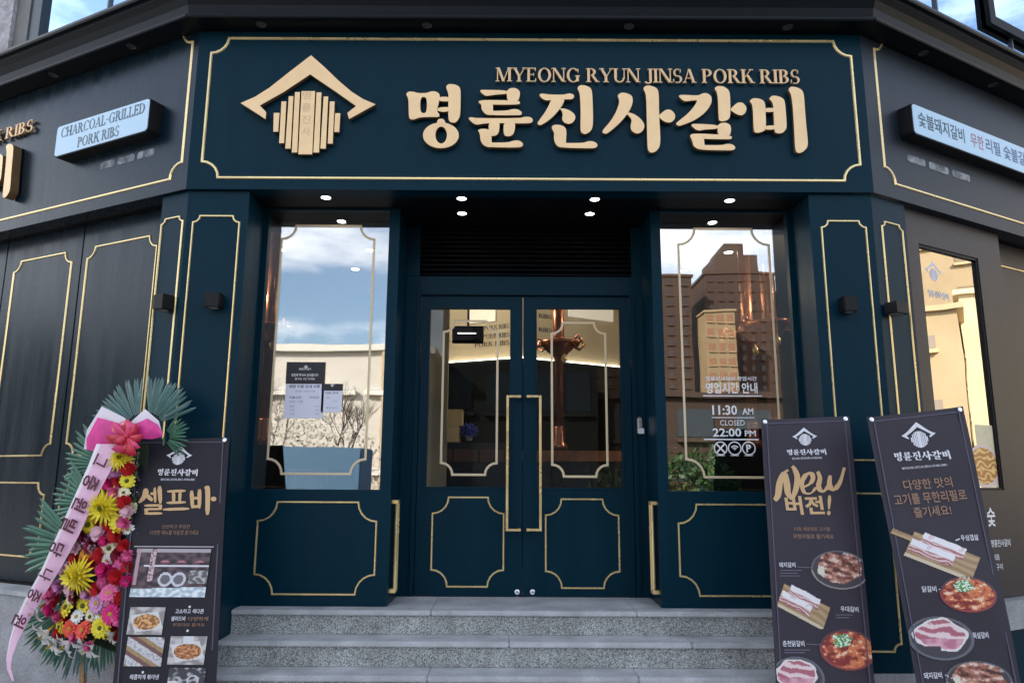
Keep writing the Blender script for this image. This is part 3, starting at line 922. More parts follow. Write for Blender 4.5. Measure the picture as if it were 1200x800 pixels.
BOARD = mat('lit_menu_board', (.7, .66, .6), .5, emit=(1, .93, .82), estr=.12)
for F, a, b, c, d, lab in ((BKL, 503, 352, 521, 382, 'pale menu board at the left end of the beige bulkhead inside'),
                           (BKL, 549, 352, 580, 376, 'pale menu board beside the centre of the bulkhead in the left door'),
                           (BKR, 667, 352, 719, 377, 'wide pale framed board on the bulkhead in the right door')):
    o = pbox(F, a, b, c, d, -.04, .03).build('menu_board', BOARD, None, F.M)
    tag(o, lab, 'menu board')

# ================================================================== STEPS AND GROUND
def setting(name, mb, m, M=None, parent=None):
    o = mb.build(name, m, parent, M)
    if parent is None: o['kind'] = 'structure'
    return o


st = empty('entrance_steps', Matrix.Translation((0.1, 4.75, 0))); st['kind'] = 'structure'
sx0, sx1 = XL + .004 - .1, XR - .004 - .1
tops = [.62, .473, .326, .18]
ys = [.19, -.01, -.21, -.42]
rnd = random.Random(5)
for k in range(4):
    yb = .76 if k == 0 else ys[k - 1] + .018
    cuts = [sx0] + [c + rnd.uniform(-.05, .05) for c in ((-.62, .68) if k % 2 == 0 else (-.15, 1.05))] + [sx1]
    for a, b in zip(cuts[:-1], cuts[1:]):
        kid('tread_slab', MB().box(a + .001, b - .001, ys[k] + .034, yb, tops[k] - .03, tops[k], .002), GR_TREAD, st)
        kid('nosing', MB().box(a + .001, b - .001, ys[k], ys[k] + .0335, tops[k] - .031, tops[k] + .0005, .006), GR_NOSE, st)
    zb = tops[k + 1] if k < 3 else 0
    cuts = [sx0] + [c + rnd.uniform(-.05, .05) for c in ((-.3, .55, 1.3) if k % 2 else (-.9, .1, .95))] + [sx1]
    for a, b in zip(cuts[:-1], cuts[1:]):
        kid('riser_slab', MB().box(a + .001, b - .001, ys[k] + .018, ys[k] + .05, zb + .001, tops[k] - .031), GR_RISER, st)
# plinths
pl = MB().plan([lpt(LW, -FARL, -.06), lpt(LW, -.02, -.06), lpt(LW, -.02, .22), lpt(LW, -FARL, .22)], 0, .655)
setting('granite_plinth', pl, GR_PLINTH, Matrix.Translation((0, 4.75, 0)))
setting('granite_plinth', MB().plan([lpt(LW, -FARL, -.075), lpt(LW, -.02, -.075), lpt(LW, -.02, .12), lpt(LW, -FARL, .12)], .656, .686), GR_TREAD, Matrix.Translation((0, 4.75, 0)))
setting('granite_plinth', MB().plan([loc(wall_pt('L', .019, .03)), loc(wall_pt('L', 0, .03)), (XL, -.03), (XL, .3), (-2.0, .3)], 0, .305), GR_PLINTH, Matrix.Translation((0, 4.75, 0)))
setting('granite_plinth', MB().plan([(XR, -.03), loc(wall_pt('R', 0, .03)), loc(wall_pt('R', .4, .03)), lpt(RW, .4, .3), (XR, .3)], 0, .305), GR_PLINTH, Matrix.Translation((0, 4.75, 0)))
setting('granite_plinth', MB().plan([lpt(RW, .41, -.05), lpt(RW, FARL, -.05), lpt(RW, FARL, .2), lpt(RW, .41, .2)], .47, .655), GR_PLINTH, Matrix.Translation((0, 4.75, 0)))
setting('base_wall', MB().plan([lpt(RW, .41, -.01), lpt(RW, FARL, -.01), lpt(RW, FARL, .2), lpt(RW, .41, .2)], 0, .468), NAVY, Matrix.Translation((0, 4.75, 0)))

PAVE = granite_mat('pavement_stone', (.30, .30, .31), (.2, .2, .21), (.4, .4, .41), 120, .8)
ASPH = mat('asphalt', (.05, .05, .052), .85, var=.25, vscale=6, bump=.4, bscale=300)
setting('ground', MB().box(-400, 400, -400, 400, -.50, -.16), mat('bare_ground', (.16, .15, .13), .9, var=.3, vscale=.2))
setting('road', MB().box(-120, 120, -14, -3, -.155, -.12), ASPH)
setting('pavement', MB().box(-60, 60, -2.9, 30, -.158, -.012), mat('pavement_bed', (.2, .2, .2), .9))
pv = empty('paving', Matrix.Translation((0, 0, 0))); pv['kind'] = 'structure'
base = MB().box(-.295, .295, -.295, .295, -.012, 0, .003).build('paving_slab', PAVE, pv)
first = True
for i in range(-7, 8):
    for j in range(0, 15):
        x, y = i * .6, -2.6 + j * .6 - .0
        if y > 4.05: continue
        if first: o = base; first = False
        else: o = base.copy(); COL.objects.link(o)
        o.location = (x, y, 0)
kerb = empty('kerb', Matrix.Translation((0, -2.95, 0))); kerb['kind'] = 'structure'
for i in range(-10, 11):
    MB().box(i - .495, i + .495, -.09, .045, -.155, .0, .01).build('kerb_stone', GR_PLINTH, kerb)
setting('road_marking', MB().box(-60, 60, -8.56, -8.44, -.119, -.115), mat('road_paint', (.7, .7, .66), .7))

# ================================================================== MAIN SIGN
BRZ = mat('bronze_return', (.22, .13, .06), .45, metal=.4, var=.2)


def letter_set(frame, yback, th, label_parent, ids, box=None):
    out = []
    for i in ids:
        mb = MB(); mb.side = 1
        for k, loops in enumerate(syl_shapes(i)):
            if box is None:
                Q = [[frame.at(px, py, yback - th) for px, py in L] for L in loops]
            else:
                Q = [[(box[0] + (px - 475) * box[2], box[1] - (py - 98) * box[2]) for px, py in L] for L in loops]
            mb.prism(Q, yback - th - .0006 * k, yback - .012, back=False)
        o = mb.build('letter', [GOLDL, BRZ], label_parent, frame.M)
        out.append(o)
    return out


ms = empty('main_sign', FR.M @ Matrix.Translation((0.1, -.03, 4.0)), 'large raised gold Korean lettering on the front fascia, with small English line above', 'sign')
letter_set(FR, -.03, .042, ms, range(6))
p0 = FR.at(581, 96, -.05); p1 = FR.at(938, 98.5, -.05)
hgt = FR.at(600, 80, -.05)[1] - FR.at(600, 96, -.05)[1]
GOLDS = mat('gold_small_letter', (0.78, 0.52, 0.28), 0.4, metal=.3)
for o in serif_text('MYEONG RYUN JINSA PORK RIBS', p0, p1, hgt, -.055, .015, GOLDS, ms): setw(o, FR.M)

em = empty('sign_emblem', FR.M @ Matrix.Translation((-1.3, -.03, 4.0)), 'gold roof-shaped emblem over upright slats left of the large lettering', 'emblem')
roof, slats = emb_pts()
ML = lambda P, y: [FR.at(px, py, y) for px, py in P]
_m = MB(); _m.side = 1
_m.prism([ML(roof, -.075)], -.075, -.042, back=False).build('roof_shape', [GOLDL, BRZ], em, FR.M)
for i, s in enumerate(slats):
    _m = MB(); _m.side = 1
    _m.prism([ML(s, -.07)], -.07, -.042, back=False).build('slat', [GOLDL, BRZ], em, FR.M)
for k, ch in enumerate('명륜진사'):
    x, z = FR.at(359.5 - k * .35, 112 + k * 14, -.0705)
    o = put_text(ch, (x - .03, z - .03), (x + .03, z - .03), .06, -.0708, mat('faint_engraving', (.76, .51, .30), .5), em, 'engraved_letter')
    setw(o, FR.M)

# sign on the left fascia, only its right end is in view
sl = empty('left_sign', LW.M @ Matrix.Translation((-2.3, -.03, 3.8)), 'gold lettering cut off by the left picture edge on the left fascia', 'sign')
kx = (3.985 - 3.60) / (182 - 98)
xr_, zb_ = LW.at(11, 232, -.10); xr2, zt_ = LW.at(21, 163, -.10)
kk = (zt_ - zb_) / 83.0
letter_set(LW, -.03, .075, sl, [3, 4, 5], (xr2 - (947 - 475) * kk, zt_, kk))
a = LW.at(0, 165, -.06); b = LW.at(38, 154, -.06)
wtot = (b[0] - a[0]) / .52 * 1.0
for o in serif_text('SA PORK RIBS', (b[0] - 1.16, a[1] - .0), (b[0], a[1] - .0), .098, -.06, .02, GOLDS, sl): setw(o, LW.M)


# light boxes
def rrect(x0, x1, z0, z1, r, n=4):
    P = []
    for cx, cz, a0 in ((x1 - r, z1 - r, 0), (x0 + r, z1 - r, 90), (x0 + r, z0 + r, 180), (x1 - r, z0 + r, 270)):
        for k in range(n + 1):
            a = rad(a0 + 90 * k / n); P.append((cx + r * math.cos(a), cz + r * math.sin(a)))
    return P


def lightbox(F, x0, x1, z0, z1, label):
    e = empty('sign_box', F.M @ Matrix.Translation(((x0 + x1) / 2, -.03, z0)), label, 'sign')
    MB().prism([rrect(x0, x1, z0, z1, .03)], -.13, -.031).build('case', BLACK, e, F.M)
    MB().prism([rrect(x0 + .008, x1 - .008, z0 + .008, z1 - .008, .026)], -.134, -.1305, back=False).build('face', WFILM, e, F.M)
    return e


lb = lightbox(LW, -1.33, -.30, 3.798, 4.052, 'white box sign reading CHARCOAL-GRILLED PORK RIBS on the left fascia')
INKG = mat('grey_green_print', (.10, .14, .17), .5)
for o in serif_text('CHARCOAL-GRILLED', (-1.27, 3.945), (-.345, 3.945), .078, -.1352, .0008, INKG, lb, 'lettering', whole=True): setw(o, LW.M)
for o in serif_text('PORK RIBS', (-1.06, 3.828), (-.60, 3.828), .078, -.1352, .0008, INKG, lb, 'lettering', whole=True): setw(o, LW.M)
rb = lightbox(RW, .345, 2.60, 3.83, 4.065, 'long white box sign with dark Korean lettering on the right fascia')
INKB = mat('dark_green_print', (.05, .11, .14), .5); INKR = mat('rose_print', (.42, .20, .24), .5)
o = put_text('숯불돼지갈비', (.41, 3.90), (.97, 3.90), .115, -.1352, INKB, rb, off=.012); setw(o, RW.M)
o = put_text('무한', (1.05, 3.90), (1.22, 3.90), .11, -.1352, INKR, rb, off=.012); setw(o, RW.M)
o = put_text('리필 숯불갈비 전문', (1.25, 3.90), (2.15, 3.90), .115, -.1352, mat('blue_print', (.08, .14, .30), .5), rb, off=.012); setw(o, RW.M)
# pale small lettering beneath the boxes, too soft to read in the photo
SM = bpy.data.materials.new('soft_white_print'); SM.use_nodes = True
_n, _l = SM.node_tree.nodes, SM.node_tree.links
_b = _n['Principled BSDF']; _b.inputs['Base Color'].default_value = (.62, .64, .68, 1); _b.inputs['Roughness'].default_value = .6
_t = _n.new('ShaderNodeTexCoord'); _z = _n.new('ShaderNodeTexNoise'); _z.inputs['Scale'].default_value = 14; _z.inputs['Detail'].default_value = 2
_r = _n.new('ShaderNodeMapRange'); _r.inputs['From Min'].default_value = .25; _r.inputs['From Max'].default_value = .75; _r.inputs['To Max'].default_value = .75
_l.new(_t.outputs['Object'], _z.inputs['Vector']); _l.new(_z.outputs['Fac'], _r.inputs['Value']); _l.new(_r.outputs['Result'], _b.inputs['Alpha'])


def soft_line(F, pts, h, lab):
    (xa, za), (xb, zb) = pts
    e = empty('small_lettering', F.M @ Matrix.Translation(((xa + xb) / 2, -.031, (za + zb) / 2)), lab, 'lettering')
    for a, b in ((0, .27), (.33, .64), (.70, 1)):
        z = (za + zb) / 2
        MB().prism([rrect(xa + (xb - xa) * a, xa + (xb - xa) * b, z - h / 2, z + h / 2, h * .3, 3)], -.0345, -.031, back=False).build('blurred_word', SM, e, F.M)
    return e


soft_line(LW, (LW.at(119, 192, -.03), LW.at(181, 181, -.03)), .055, 'blurred pale line of small characters below the left box sign')
soft_line(RW, (RW.at(1063, 186, -.03), RW.at(1136, 209, -.03)), .055, 'blurred pale line of small characters below the right box sign')

# ================================================================== WALL LAMPS
def wall_lamp(F, px0, py0, px1, py1, d, label, yl=0.0):
    x0, z1 = F.at(px0, py0, yl - d); x1, z0 = F.at(px1, py1, yl - d)
    e = empty('wall_lamp', F.M @ Matrix.Translation(((x0 + x1) / 2, yl, z0)), label, 'wall lamp', 'small black cube lamps on the pilasters')
    MB().box(x0, x1, yl - d, yl - .012, z0, z1, .004).build('lamp_body', BLACK, e, F.M)
    MB().box(x0 + .015, x1 - .015, yl - .0118, yl, z0 + .01, z1 - .01).build('back_plate', BLACK, e, F.M)
    MB().box(x0 + .02, x1 - .02, yl - d + .02, yl - .03, z0 - .002, z0 + .001).build('lens', mat('lamp_lens', (.3, .3, .28), .3), e, F.M)


wall_lamp(FR, 240, 342, 256, 359, .10, 'black cube lamp on the front face of the left pilaster')
wall_lamp(FR, 989, 346, 1006, 364, .10, 'black cube lamp on the front face of the right pilaster')
wall_lamp(LW, 180, 345, 190, 361, .10, 'black cube lamp on the narrow side face left of the left pilaster')
wall_lamp(RW, 1050, 352, 1066, 368, .10, 'black cube lamp on the narrow side face right of the right pilaster')

# ================================================================== DOWNLIGHTS
LAMP = mat('downlight_lens', (1, 1, .95), .5, emit=(1.0, .94, .84), estr=9)
RING = mat('downlight_ring', (.25, .25, .25), .4)
pd = None
def downlight(x, y, z, label, group, r=.04, parent_proto=[None, None]):
    e = empty('downlight', Matrix.Translation((x, y, z)), label, 'ceiling light', group)
    if parent_proto[0] is None:
        a = MB().lathe([(1.25, 0), (1.25, -.12), (1.0, -.12), (1.0, 0)], n=16).build('ring', RING, e)
        b = MB().lathe([(.99, -.02), (.99, -.06)], n=16).build('lens', LAMP, e)
        parent_proto[0], parent_proto[1] = a, b
    else:
        a = parent_proto[0].copy(); b = parent_proto[1].copy()
        for q in (a, b): q.parent = e; COL.objects.link(q)
    a.scale = b.scale = (r, r, r)
    return e


SOF = Frame((0, 0, 0))
def on_ceiling(px, py, z):
    d = CROT @ Vector(((px - 600) / F_PX, (400 - py) / F_PX, -1)); t = (z - EYE.z) / d.z
    p = EYE + d * t
    return p.x, p.y


for px, py, w in ((382, 231.5, 'over the left window'), (541, 232.5, 'front left over the doors'), (541.5, 250, 'rear left over the doors'),
                  (697, 233.5, 'front right over the doors'), (691, 250.5, 'rear right over the doors'), (855, 235, 'over the right window')):
    x, y = on_ceiling(px, py, 3.36)
    downlight(x, y, 3.361, 'lit round downlight in the dark entrance soffit, ' + w, 'downlights in the entrance soffit', .032)
for j, y in enumerate((6.3, 7.3, 8.0)):
    for i in range(9):
        x = -3.6 + i * .92 + (.3 if j % 2 else 0)
        if abs(x) < .9 and y > 7.5: continue
        if y > 7.5 and abs(x) < 2.3: pass
        downlight(x, y, 3.749, 'small round dining room ceiling light, %s from the left in the %s row' % (['first', 'second', 'third', 'fourth', 'fifth', 'sixth', 'seventh', 'eighth', 'ninth'][i], ['front', 'middle', 'rear'][j]), 'lights in the dining room ceiling', .045)


def point(name, loc_, w, col=(1, .78, .5), r=.06):
    l = bpy.data.lights.new(name, 'POINT'); l.energy = w; l.color = col; l.shadow_soft_size = r
    o = bpy.data.objects.new(name, l); o.location = loc_; COL.objects.link(o)


point('dining_lamp', (-3.4, 6.6, 3.4), 45); point('dining_lamp', (3.4, 6.5, 3.4), 45)
point('dining_lamp', (-.9, 7.5, 3.45), 26, (1, .84, .62)); point('dining_lamp', (.95, 7.6, 3.45), 7, (1, .78, .5))

# ================================================================== ACROSS THE STREET (seen in the glass)
def block(name, x0, x1, y0, y1, h, col, floors, cols, label, face='+Y', wcol=(.03, .04, .05), wfrac=(.62, .5), crown=None, cat='building'):
    """a simple building with real recessed window openings on the face turned to us"""
    e = empty(name, Matrix.Translation(((x0 + x1) / 2, (y0 + y1) / 2, 0)), label, cat)
    cx, cy = (x0 + x1) / 2, (y0 + y1) / 2
    kid('wall', MB().box(x0 - cx, x1 - cx, y0 - cy, y1 - cy, 0, h), mat(name + '_wall_%d' % len(MATS), col, .85, var=.1, vscale=.4), e)
    kid('roof', MB().box(x0 - cx - .3, x1 - cx + .3, y0 - cy - .3, y1 - cy + .3, h + .01, h + max(.3, h * .012)), mat('parapet_%d' % int(col[0] * 1000), tuple(min(.7, c * 1.2) for c in col), .8), e)
    wb = MB(); fb = MB()
    fh = h / floors
    if face == '+Y': a0, a1 = x0, x1
    else: a0, a1 = y0, y1
    cw_ = (a1 - a0) / cols
    for i in range(floors):
        for j in range(cols):
            u0 = a0 + cw_ * (j + .5 - wfrac[0] / 2); u1 = u0 + cw_ * wfrac[0]
            z0 = fh * (i + .5 - wfrac[1] / 2) + .1; z1 = z0 + fh * wfrac[1]
            if face == '+Y':
                wb.box(u0 - cx, u1 - cx, y1 - cy + .02, y1 - cy + .06, z0, z1); fb.box(u0 - cx - .1, u1 - cx + .1, y1 - cy + .005, y1 - cy + .3, z0 - .25, z0 - .05)
            else:
                wb.box(x0 - cx - .06, x0 - cx - .02, u0 - cy, u1 - cy, z0, z1); fb.box(x0 - cx - .3, x0 - cx - .005, u0 - cy - .1, u1 - cy + .1, z0 - .25, z0 - .05)
    w = kid('windows', wb, mat('far_window_glass_%d' % int(wcol[0] * 1000), wcol, .15), e); w['kind'] = 'stuff'
    f = kid('sills', fb, mat('sill_%d' % int(col[0] * 1000), tuple(min(.8, c * 1.35) for c in col), .8), e); f['kind'] = 'stuff'
    if crown:
        for (a, b, z0, z1) in crown: kid('roof_tower', MB().box(a - cx, b - cx, y0 - cy + 1, y1 - cy - 1, z0, z1), mat('crown_wall', (.06, .035, .026), .8), e)
    return e


block('apartment_tower', 12, 35.5, -146, -132, 41, (.055, .030, .020), 20, 8, 'broad brown apartment tower mirrored at the left of the right bay window', wcol=(.05, .035, .03), wfrac=(.38, .5), crown=[(20, 29, 41, 44)])
block('apartment_tower', 39.5, 54, -150, -137, 43, (.052, .028, .020), 21, 7, 'tallest brown apartment tower with stepped top, mirrored in the right bay window', wcol=(.05, .035, .03), wfrac=(.38, .5), crown=[(42, 51, 43, 47.5), (44, 48, 47.5, 50)])
block('apartment_tower', 37.0, 42.6, -134, -128, 33, (.26, .19, .11), 12, 3, 'slim cream tower mirrored between the two brown towers', wcol=(.26, .13, .07))
block('apartment_tower', 56, 72, -150, -138, 40, (.16, .085, .05), 14, 6, 'brown apartment tower farthest right behind the street')
block('low_shop_building', -30, -3.9, -36, -23, 7.1, (.60, .57, .52), 2, 9, 'low pale building with flat roof across the street, mirrored in the left bay window', wfrac=(.8, .04), wcol=(.6, .6, .6))
block('dark_shop_building', -3.5, 4.2, -38, -25, 11, (.014, .016, .02), 3, 4, 'dark grey building straight across the street')
block('brick_shop_building', 4.6, 22, -40, -26, 5.4, (.045, .028, .02), 2, 6, 'low dark brick building across the street on the right')
block('cream_house', 46, 56, 5.2, 22, 12, (.58, .50, .32), 3, 5, 'cream rendered building down the right side street', face='-X', wfrac=(.18, .3), wcol=(.2, .2, .18))
block('tan_house', 42, 58, -3, 5.1, 10.4, (.44, .34, .20), 3, 3, 'tan rendered building beside the cream one down the right side street', face='-X', wfrac=(.15, .2), wcol=(.3, .25, .2))
block('tan_office_building', 66, 84, -14, 30, 20.5, (.36, .28, .17), 8, 10, 'large olive tan office block at the end of the right side street', face='-X', wfrac=(.3, .2), wcol=(.22, .17, .1))
block('grey_office_building', -64, -48, -8, 14, 10, (.20, .19, .18), 3, 6, 'grey office block at the end of the left side street')

# bare street trees
BARK = mat('bark', (.10, .08, .065), .9, var=.3, vscale=6)
def bare_tree(x, y, h, seed, label):
    r = random.Random(seed)
    e = empty('bare_tree', Matrix.Translation((x, y, -.14)), label, 'tree', 'bare street trees')
    tr_, br = MB(), MB()
    def grow(p, d, L, rad_, lv, mbx):
        pts = [p]; q = p
        for k in range(3):
            d = (d + Vector((r.uniform(-.18, .18), r.uniform(-.18, .18), r.uniform(-.02, .14)))).normalized()
            q = q + d * L / 3; pts.append(q)
        mbx.tube(pts, [rad_, rad_ * .85, rad_ * .7, rad_ * .5], 5 if lv < 2 else 3, caps=False)
        if lv < 4:
            for k in range(4 if lv < 3 else 5):
                a = r.uniform(0, 6.28); t = r.uniform(.45, 1)
                nd = (d + Vector((math.cos(a), math.sin(a), .35)) * r.uniform(.5, .9)).normalized()
                grow(pts[1] + (pts[3] - pts[1]) * t, nd, L * r.uniform(.55, .75), rad_ * .5, lv + 1, br)
    grow(Vector((0, 0, 0)), Vector((0, 0, 1)), h * .42, .09, 0, tr_)
    kid('trunk', tr_, BARK, e); b = kid('branches', br, BARK, e, recalc=False); b['kind'] = 'stuff'
    return e


bare_tree(-8.6, -17.5, 5.4, 3, 'bare tree mirrored low at the left of the left bay window')
bare_tree(-5.9, -17.0, 5.8, 4, 'bare tree mirrored at the right of the left bay window')
bare_tree(-11.5, -17.2, 5.2, 7, 'bare tree farthest left across the street')


# parked blue box truck across the road
tk = empty('parked_truck', Matrix.Translation((-6.3, -12.6, -.12)), 'blue box truck parked across the road, mirrored low in the left bay window', 'truck')
TB = mat('truck_blue', (.06, .14, .24), .45); TY = mat('tyre_rubber', (.015, .015, .015), .8)
kid('cargo_box', MB().box(-1.6, 1.9, -.9, .9, .75, 2.45, .04), TB, tk)
kid('chassis', MB().box(-3.0, 1.9, -.45, .45, .5, .74), BLACK, tk)
cabp = [(-3.1, .55), (-1.65, .55), (-1.65, 2.1), (-2.5, 2.1), (-3.0, 1.35)]
kid('cab', MB().prism([cabp], -.85, .85), mat('truck_white', (.7, .7, .7), .3), tk)
kid('side_window', MB().prism([[(-2.85, 1.35), (-1.9, 1.35), (-1.9, 1.95), (-2.48, 1.95)]], .855, .87), mat('far_window_glass_30', (.03, .04, .05), .1), tk)
for x in (-2.45, 1.1):
    for y in (-.78, .78):
        w = MB().lathe([(.36, -.12), (.38, -.08), (.38, .08), (.36, .12)], (0, 0, 0), 18)
        o = kid('wheel', w, TY, tk); o.matrix_basis = Matrix.Translation((x, y, .38)) @ Matrix.Rotation(rad(90), 4, 'X')

# evergreen hedge in front of the brick shop
LEAF = mat('hedge_leaf', (.035, .075, .02), .6, var=.4, vscale=3)
def leaf_mass(name, parent, c, s, n, seed, m, size=.05, kind='stuff'):
    r = random.Random(seed); mb = MB()
    for i in range(n):
        while True:
            p = Vector((r.uniform(-1, 1), r.uniform(-1, 1), r.uniform(-1, 1)))
            if .35 < p.length < 1: break
        p = Vector((c[0] + p.x * s[0], c[1] + p.y * s[1], c[2] + p.z * s[2]))
        a = Vector((r.gauss(0, 1), r.gauss(0, 1), r.gauss(0, 1))).normalized(); b = a.cross(Vector((r.gauss(0, 1), r.gauss(0, 1), r.gauss(0, 1)))).normalized()
        k = size * r.uniform(.6, 1.3)
        mb.add([p, p + a * k * .5 + b * k * .22, p + a * k, p + a * k * .5 - b * k * .22], [(0, 1, 2, 3)])
    o = kid(name, mb, m, parent, recalc=False)
    if kind: o['kind'] = kind
    return o


hd = empty('hedge', Matrix.Translation((10, -19, -.14)), 'evergreen hedge along the far pavement', 'hedge')
sh = empty('twiggy_shrub', Matrix.Translation((-8.5, -15.2, -.14)), 'pale dry shrubs behind the blue truck, mirrored in the left bay window', 'shrub')
leaf_mass('twigs', sh, (0, 0, 1.8), (4.5, .8, 2.3), 9000, 2, mat('dry_twig', (.50, .46, .40), .9, var=.2), .13)
leaf_mass('foliage', hd, (0, 0, 1.3), (7, 1.2, 1.5), 5000, 1, LEAF, .35)

# ================================================================== INSIDE THE RESTAURANT
COPPER = mat('copper', (.62, .25, .15), .28, metal=.85, var=.25, vscale=10)
def duct(x, y, zb, label, ring=True):
    e = empty('copper_duct', Matrix.Translation((x, y, zb)), label, 'extractor pipe', 'copper extractor pipes over the tables')
    kid('pipe', MB().lathe([(.048, .06), (.048, .95), (.058, .96), (.058, 3.74 - zb)], n=16), COPPER, e, True)
    kid('nozzle', MB().lathe([(.085, 0), (.075, .05), (.055, .09), (.055, .22), (.05, .23)], n=16), COPPER, e, True)
    if ring:
        kid('collar', MB().lathe([(.05, .93), (.13, 1.0), (.19, 1.06), (.20, 1.09), (.15, 1.10), (.06, 1.13)], n=20), COPPER, e, True)
        for k in range(6):
            a = k * math.pi / 3 + .3
            pts = [(math.cos(a) * r_, math.sin(a) * r_, z) for r_, z in ((.16, 1.05), (.23, 1.02), (.28, 1.07), (.25, 1.13), (.21, 1.10))]
            kid('scroll_arm', MB().tube(pts, .014, 6), COPPER, e, True)
        kid('bead', MB().lathe([(.01, .86), (.03, .89), (.03, .93), (.01, .96)], (.05, -.05, 0), 10), GOLD, e, True)


FA = Frame((0, 7.4, 0))
x, z = FA.at(655.5, 527)
duct(x, 7.4, z, 'copper pipe with scrolled collar hanging behind the right door pane')
for px, y, lab in ((882, 7.0, 'plain copper pipe seen through the middle of the right bay window'), (908, 6.5, 'copper pipe nearest the right edge of the right bay window'),
                   (309, 6.8, 'copper pipe at the dark left edge of the left bay window')):
    F2 = Frame((0, y, 0)); x, z = F2.at(px, 500)
    duct(x, y, 1.75, lab)

# shelf cabinet with cartons (left door pane)
F7 = Frame((0, 7.3, 0))
xa, zc = F7.at(500, 518); xb, _ = F7.at(592, 518)
cab = empty('shelf_cabinet', Matrix.Translation((0, 7.3, .615)), 'dark cabinet with a brown drawer row behind the left door pane', 'cabinet')
kid('carcass', MB().box(xa, xb, .02, .45, 0, zc - .615), mat('cabinet_dark', (.012, .010, .012), .4), cab)
_, za_ = F7.at(550, 526); _, zb_ = F7.at(550, 541)
for k in range(3):
    w = (xb - xa) / 3
    kid('drawer', MB().box(xa + w * k + .01, xa + w * (k + 1) - .01, 0, .019, zb_ - .615, za_ - .615, .004), mat('drawer_brown', (.14, .05, .03), .4), cab)
CARD = mat('pale_carton', (.85, .64, .36), .7)
for (a, b, c, d, lab) in ((511, 498, 537, 517.6, 'lower pale carton on the dark cabinet behind the left door'), (510, 479, 541, 495, 'upper longer pale carton stacked on another behind the left door')):
    x0, z1 = F7.at(a, b); x1, z0 = F7.at(c, d)
    if 'upper' in lab: z0 = zt_c + .002
    else: zt_c = z1
    e = empty('carton', Matrix.Translation(((x0 + x1) / 2, 7.45, z0)), lab, 'box')
    hw = (x1 - x0) / 2
    kid('carton_body', MB().box(-hw, hw, -.11, .11, 0, z1 - z0 - .012, .003), CARD, e)
    kid('lid', MB().box(-hw - .005, hw + .005, -.115, .115, z1 - z0 - .0115, z1 - z0, .003), mat('carton_lid', (.8, .62, .38), .7), e)
x0, z0 = F7.at(549, 508)
fl = empty('blue_bouquet', Matrix.Translation((x0, 7.42, z0 - .06)), 'small blue bouquet in a pot on the cabinet behind the left door', 'flowers')
kid('pot', MB().lathe([(.03, -.0), (.04, .05), (.035, .05)], n=12), mat('pale_pot', (.5, .45, .4), .5), fl)
leaf_mass('blooms', fl, (0, 0, .10), (.085, .06, .06), 160, 3, mat('blue_petal', (.06, .08, .45), .6), .05)
# hanging monitor
x0, z1 = F7.at(531, 384); x1, z0 = F7.at(567, 404)
mo = empty('hanging_monitor', Matrix.Translation(((x0 + x1) / 2, 7.2, (z0 + z1) / 2)), 'black monitor hung from the ceiling behind the left door pane', 'monitor')
kid('screen', MB().box(-(x1 - x0) / 2, (x1 - x0) / 2, 0, .04, -(z1 - z0) / 2, (z1 - z0) / 2, .005), mat('screen_black', (.01, .01, .012), .12), mo)
kid('hanger', MB().tube([(0, .03, (z1 - z0) / 2), (0, .03, 3.74 - (z0 + z1) / 2)], .012, 8), BLACK, mo)
kid('lamp_glint', MB().box(-.10, .08, -.008, -.001, .008, .014), LED, mo)  # glint of a lamp on the screen, made as a thin glowing strip
# beige column at the left, dark column in the centre
x0, _ = F7.at(500, 450); x1, _ = F7.at(528, 450)
kid('interior_column', MB().box(x0 - .25, x1 - .02, 2.46, 2.54, .0 + .62, 3.745), INW, BLD)
# booth divider with wooden rail
dv = empty('booth_divider', Matrix.Translation((.62, 7.9, .615)), 'dark booth divider with a wooden top rail behind the right door', 'divider')
F79 = Frame((0, 7.9, 0)); _, zr = F79.at(680, 528); _, zr0 = F79.at(680, 541)
kid('panel', MB().box(-.75, 1.2, .01, .07, 0, zr0 - .616), mat('booth_dark', (.010, .010, .014), .4), dv)
kid('rail', MB().box(-.78, 1.23, -.02, .10, zr0 - .615, zr - .615, .008), mat('rail_wood', (.22, .085, .04), .4, var=.3, vscale=12), dv)


def table(x, y, label):
    e = empty('dining_table', Matrix.Translation((x, y, .615)), label, 'table', 'dining tables inside')
    kid('top', MB().box(-.55, .55, -.38, .38, .72, .75, .008), mat('table_top', (.06, .045, .04), .25), e)
    for sx in (-.45, .45):
        kid('leg', MB().box(sx - .03, sx + .03, -.25, .25, 0, .719, .004), BLACK, e)


def chair(x, y, rz, label):
    e = empty('dining_chair', Matrix.Translation((x, y, .615)) @ Matrix.Rotation(rad(rz), 4, 'Z'), label, 'chair', 'dining chairs inside')
    m = mat('chair_leather', (.10, .045, .025), .4)
    kid('seat', MB().box(-.22, .22, -.21, .21, .42, .48, .02), m, e)
    kid('backrest', MB().box(-.21, .21, .18, .22, .50, .92, .015), m, e)
    for a in (-.19, .19):
        for b in (-.18, .18): kid('leg', MB().box(a - .015, a + .015, b - .015, b + .015, 0, .419), BLACK, e)
        kid('back_post', MB().box(a - .012, a + .012, .16, .178, .481, .9), BLACK, e)


for x, y, w in ((-2.3, 6.9, 'behind the left bay window'), (1.75, 6.9, 'behind the right bay window'), (3.2, 7.2, 'at the far right inside'), (-3.8, 7.2, 'at the far left inside')):
    table(x, y, 'dark dining table ' + w)
    chair(x - .2, y - .6, 180, 'brown dining chair on the near side of the table ' + w)
    chair(x + .2, y + .62, 0, 'brown dining chair on the far side of the table ' + w)
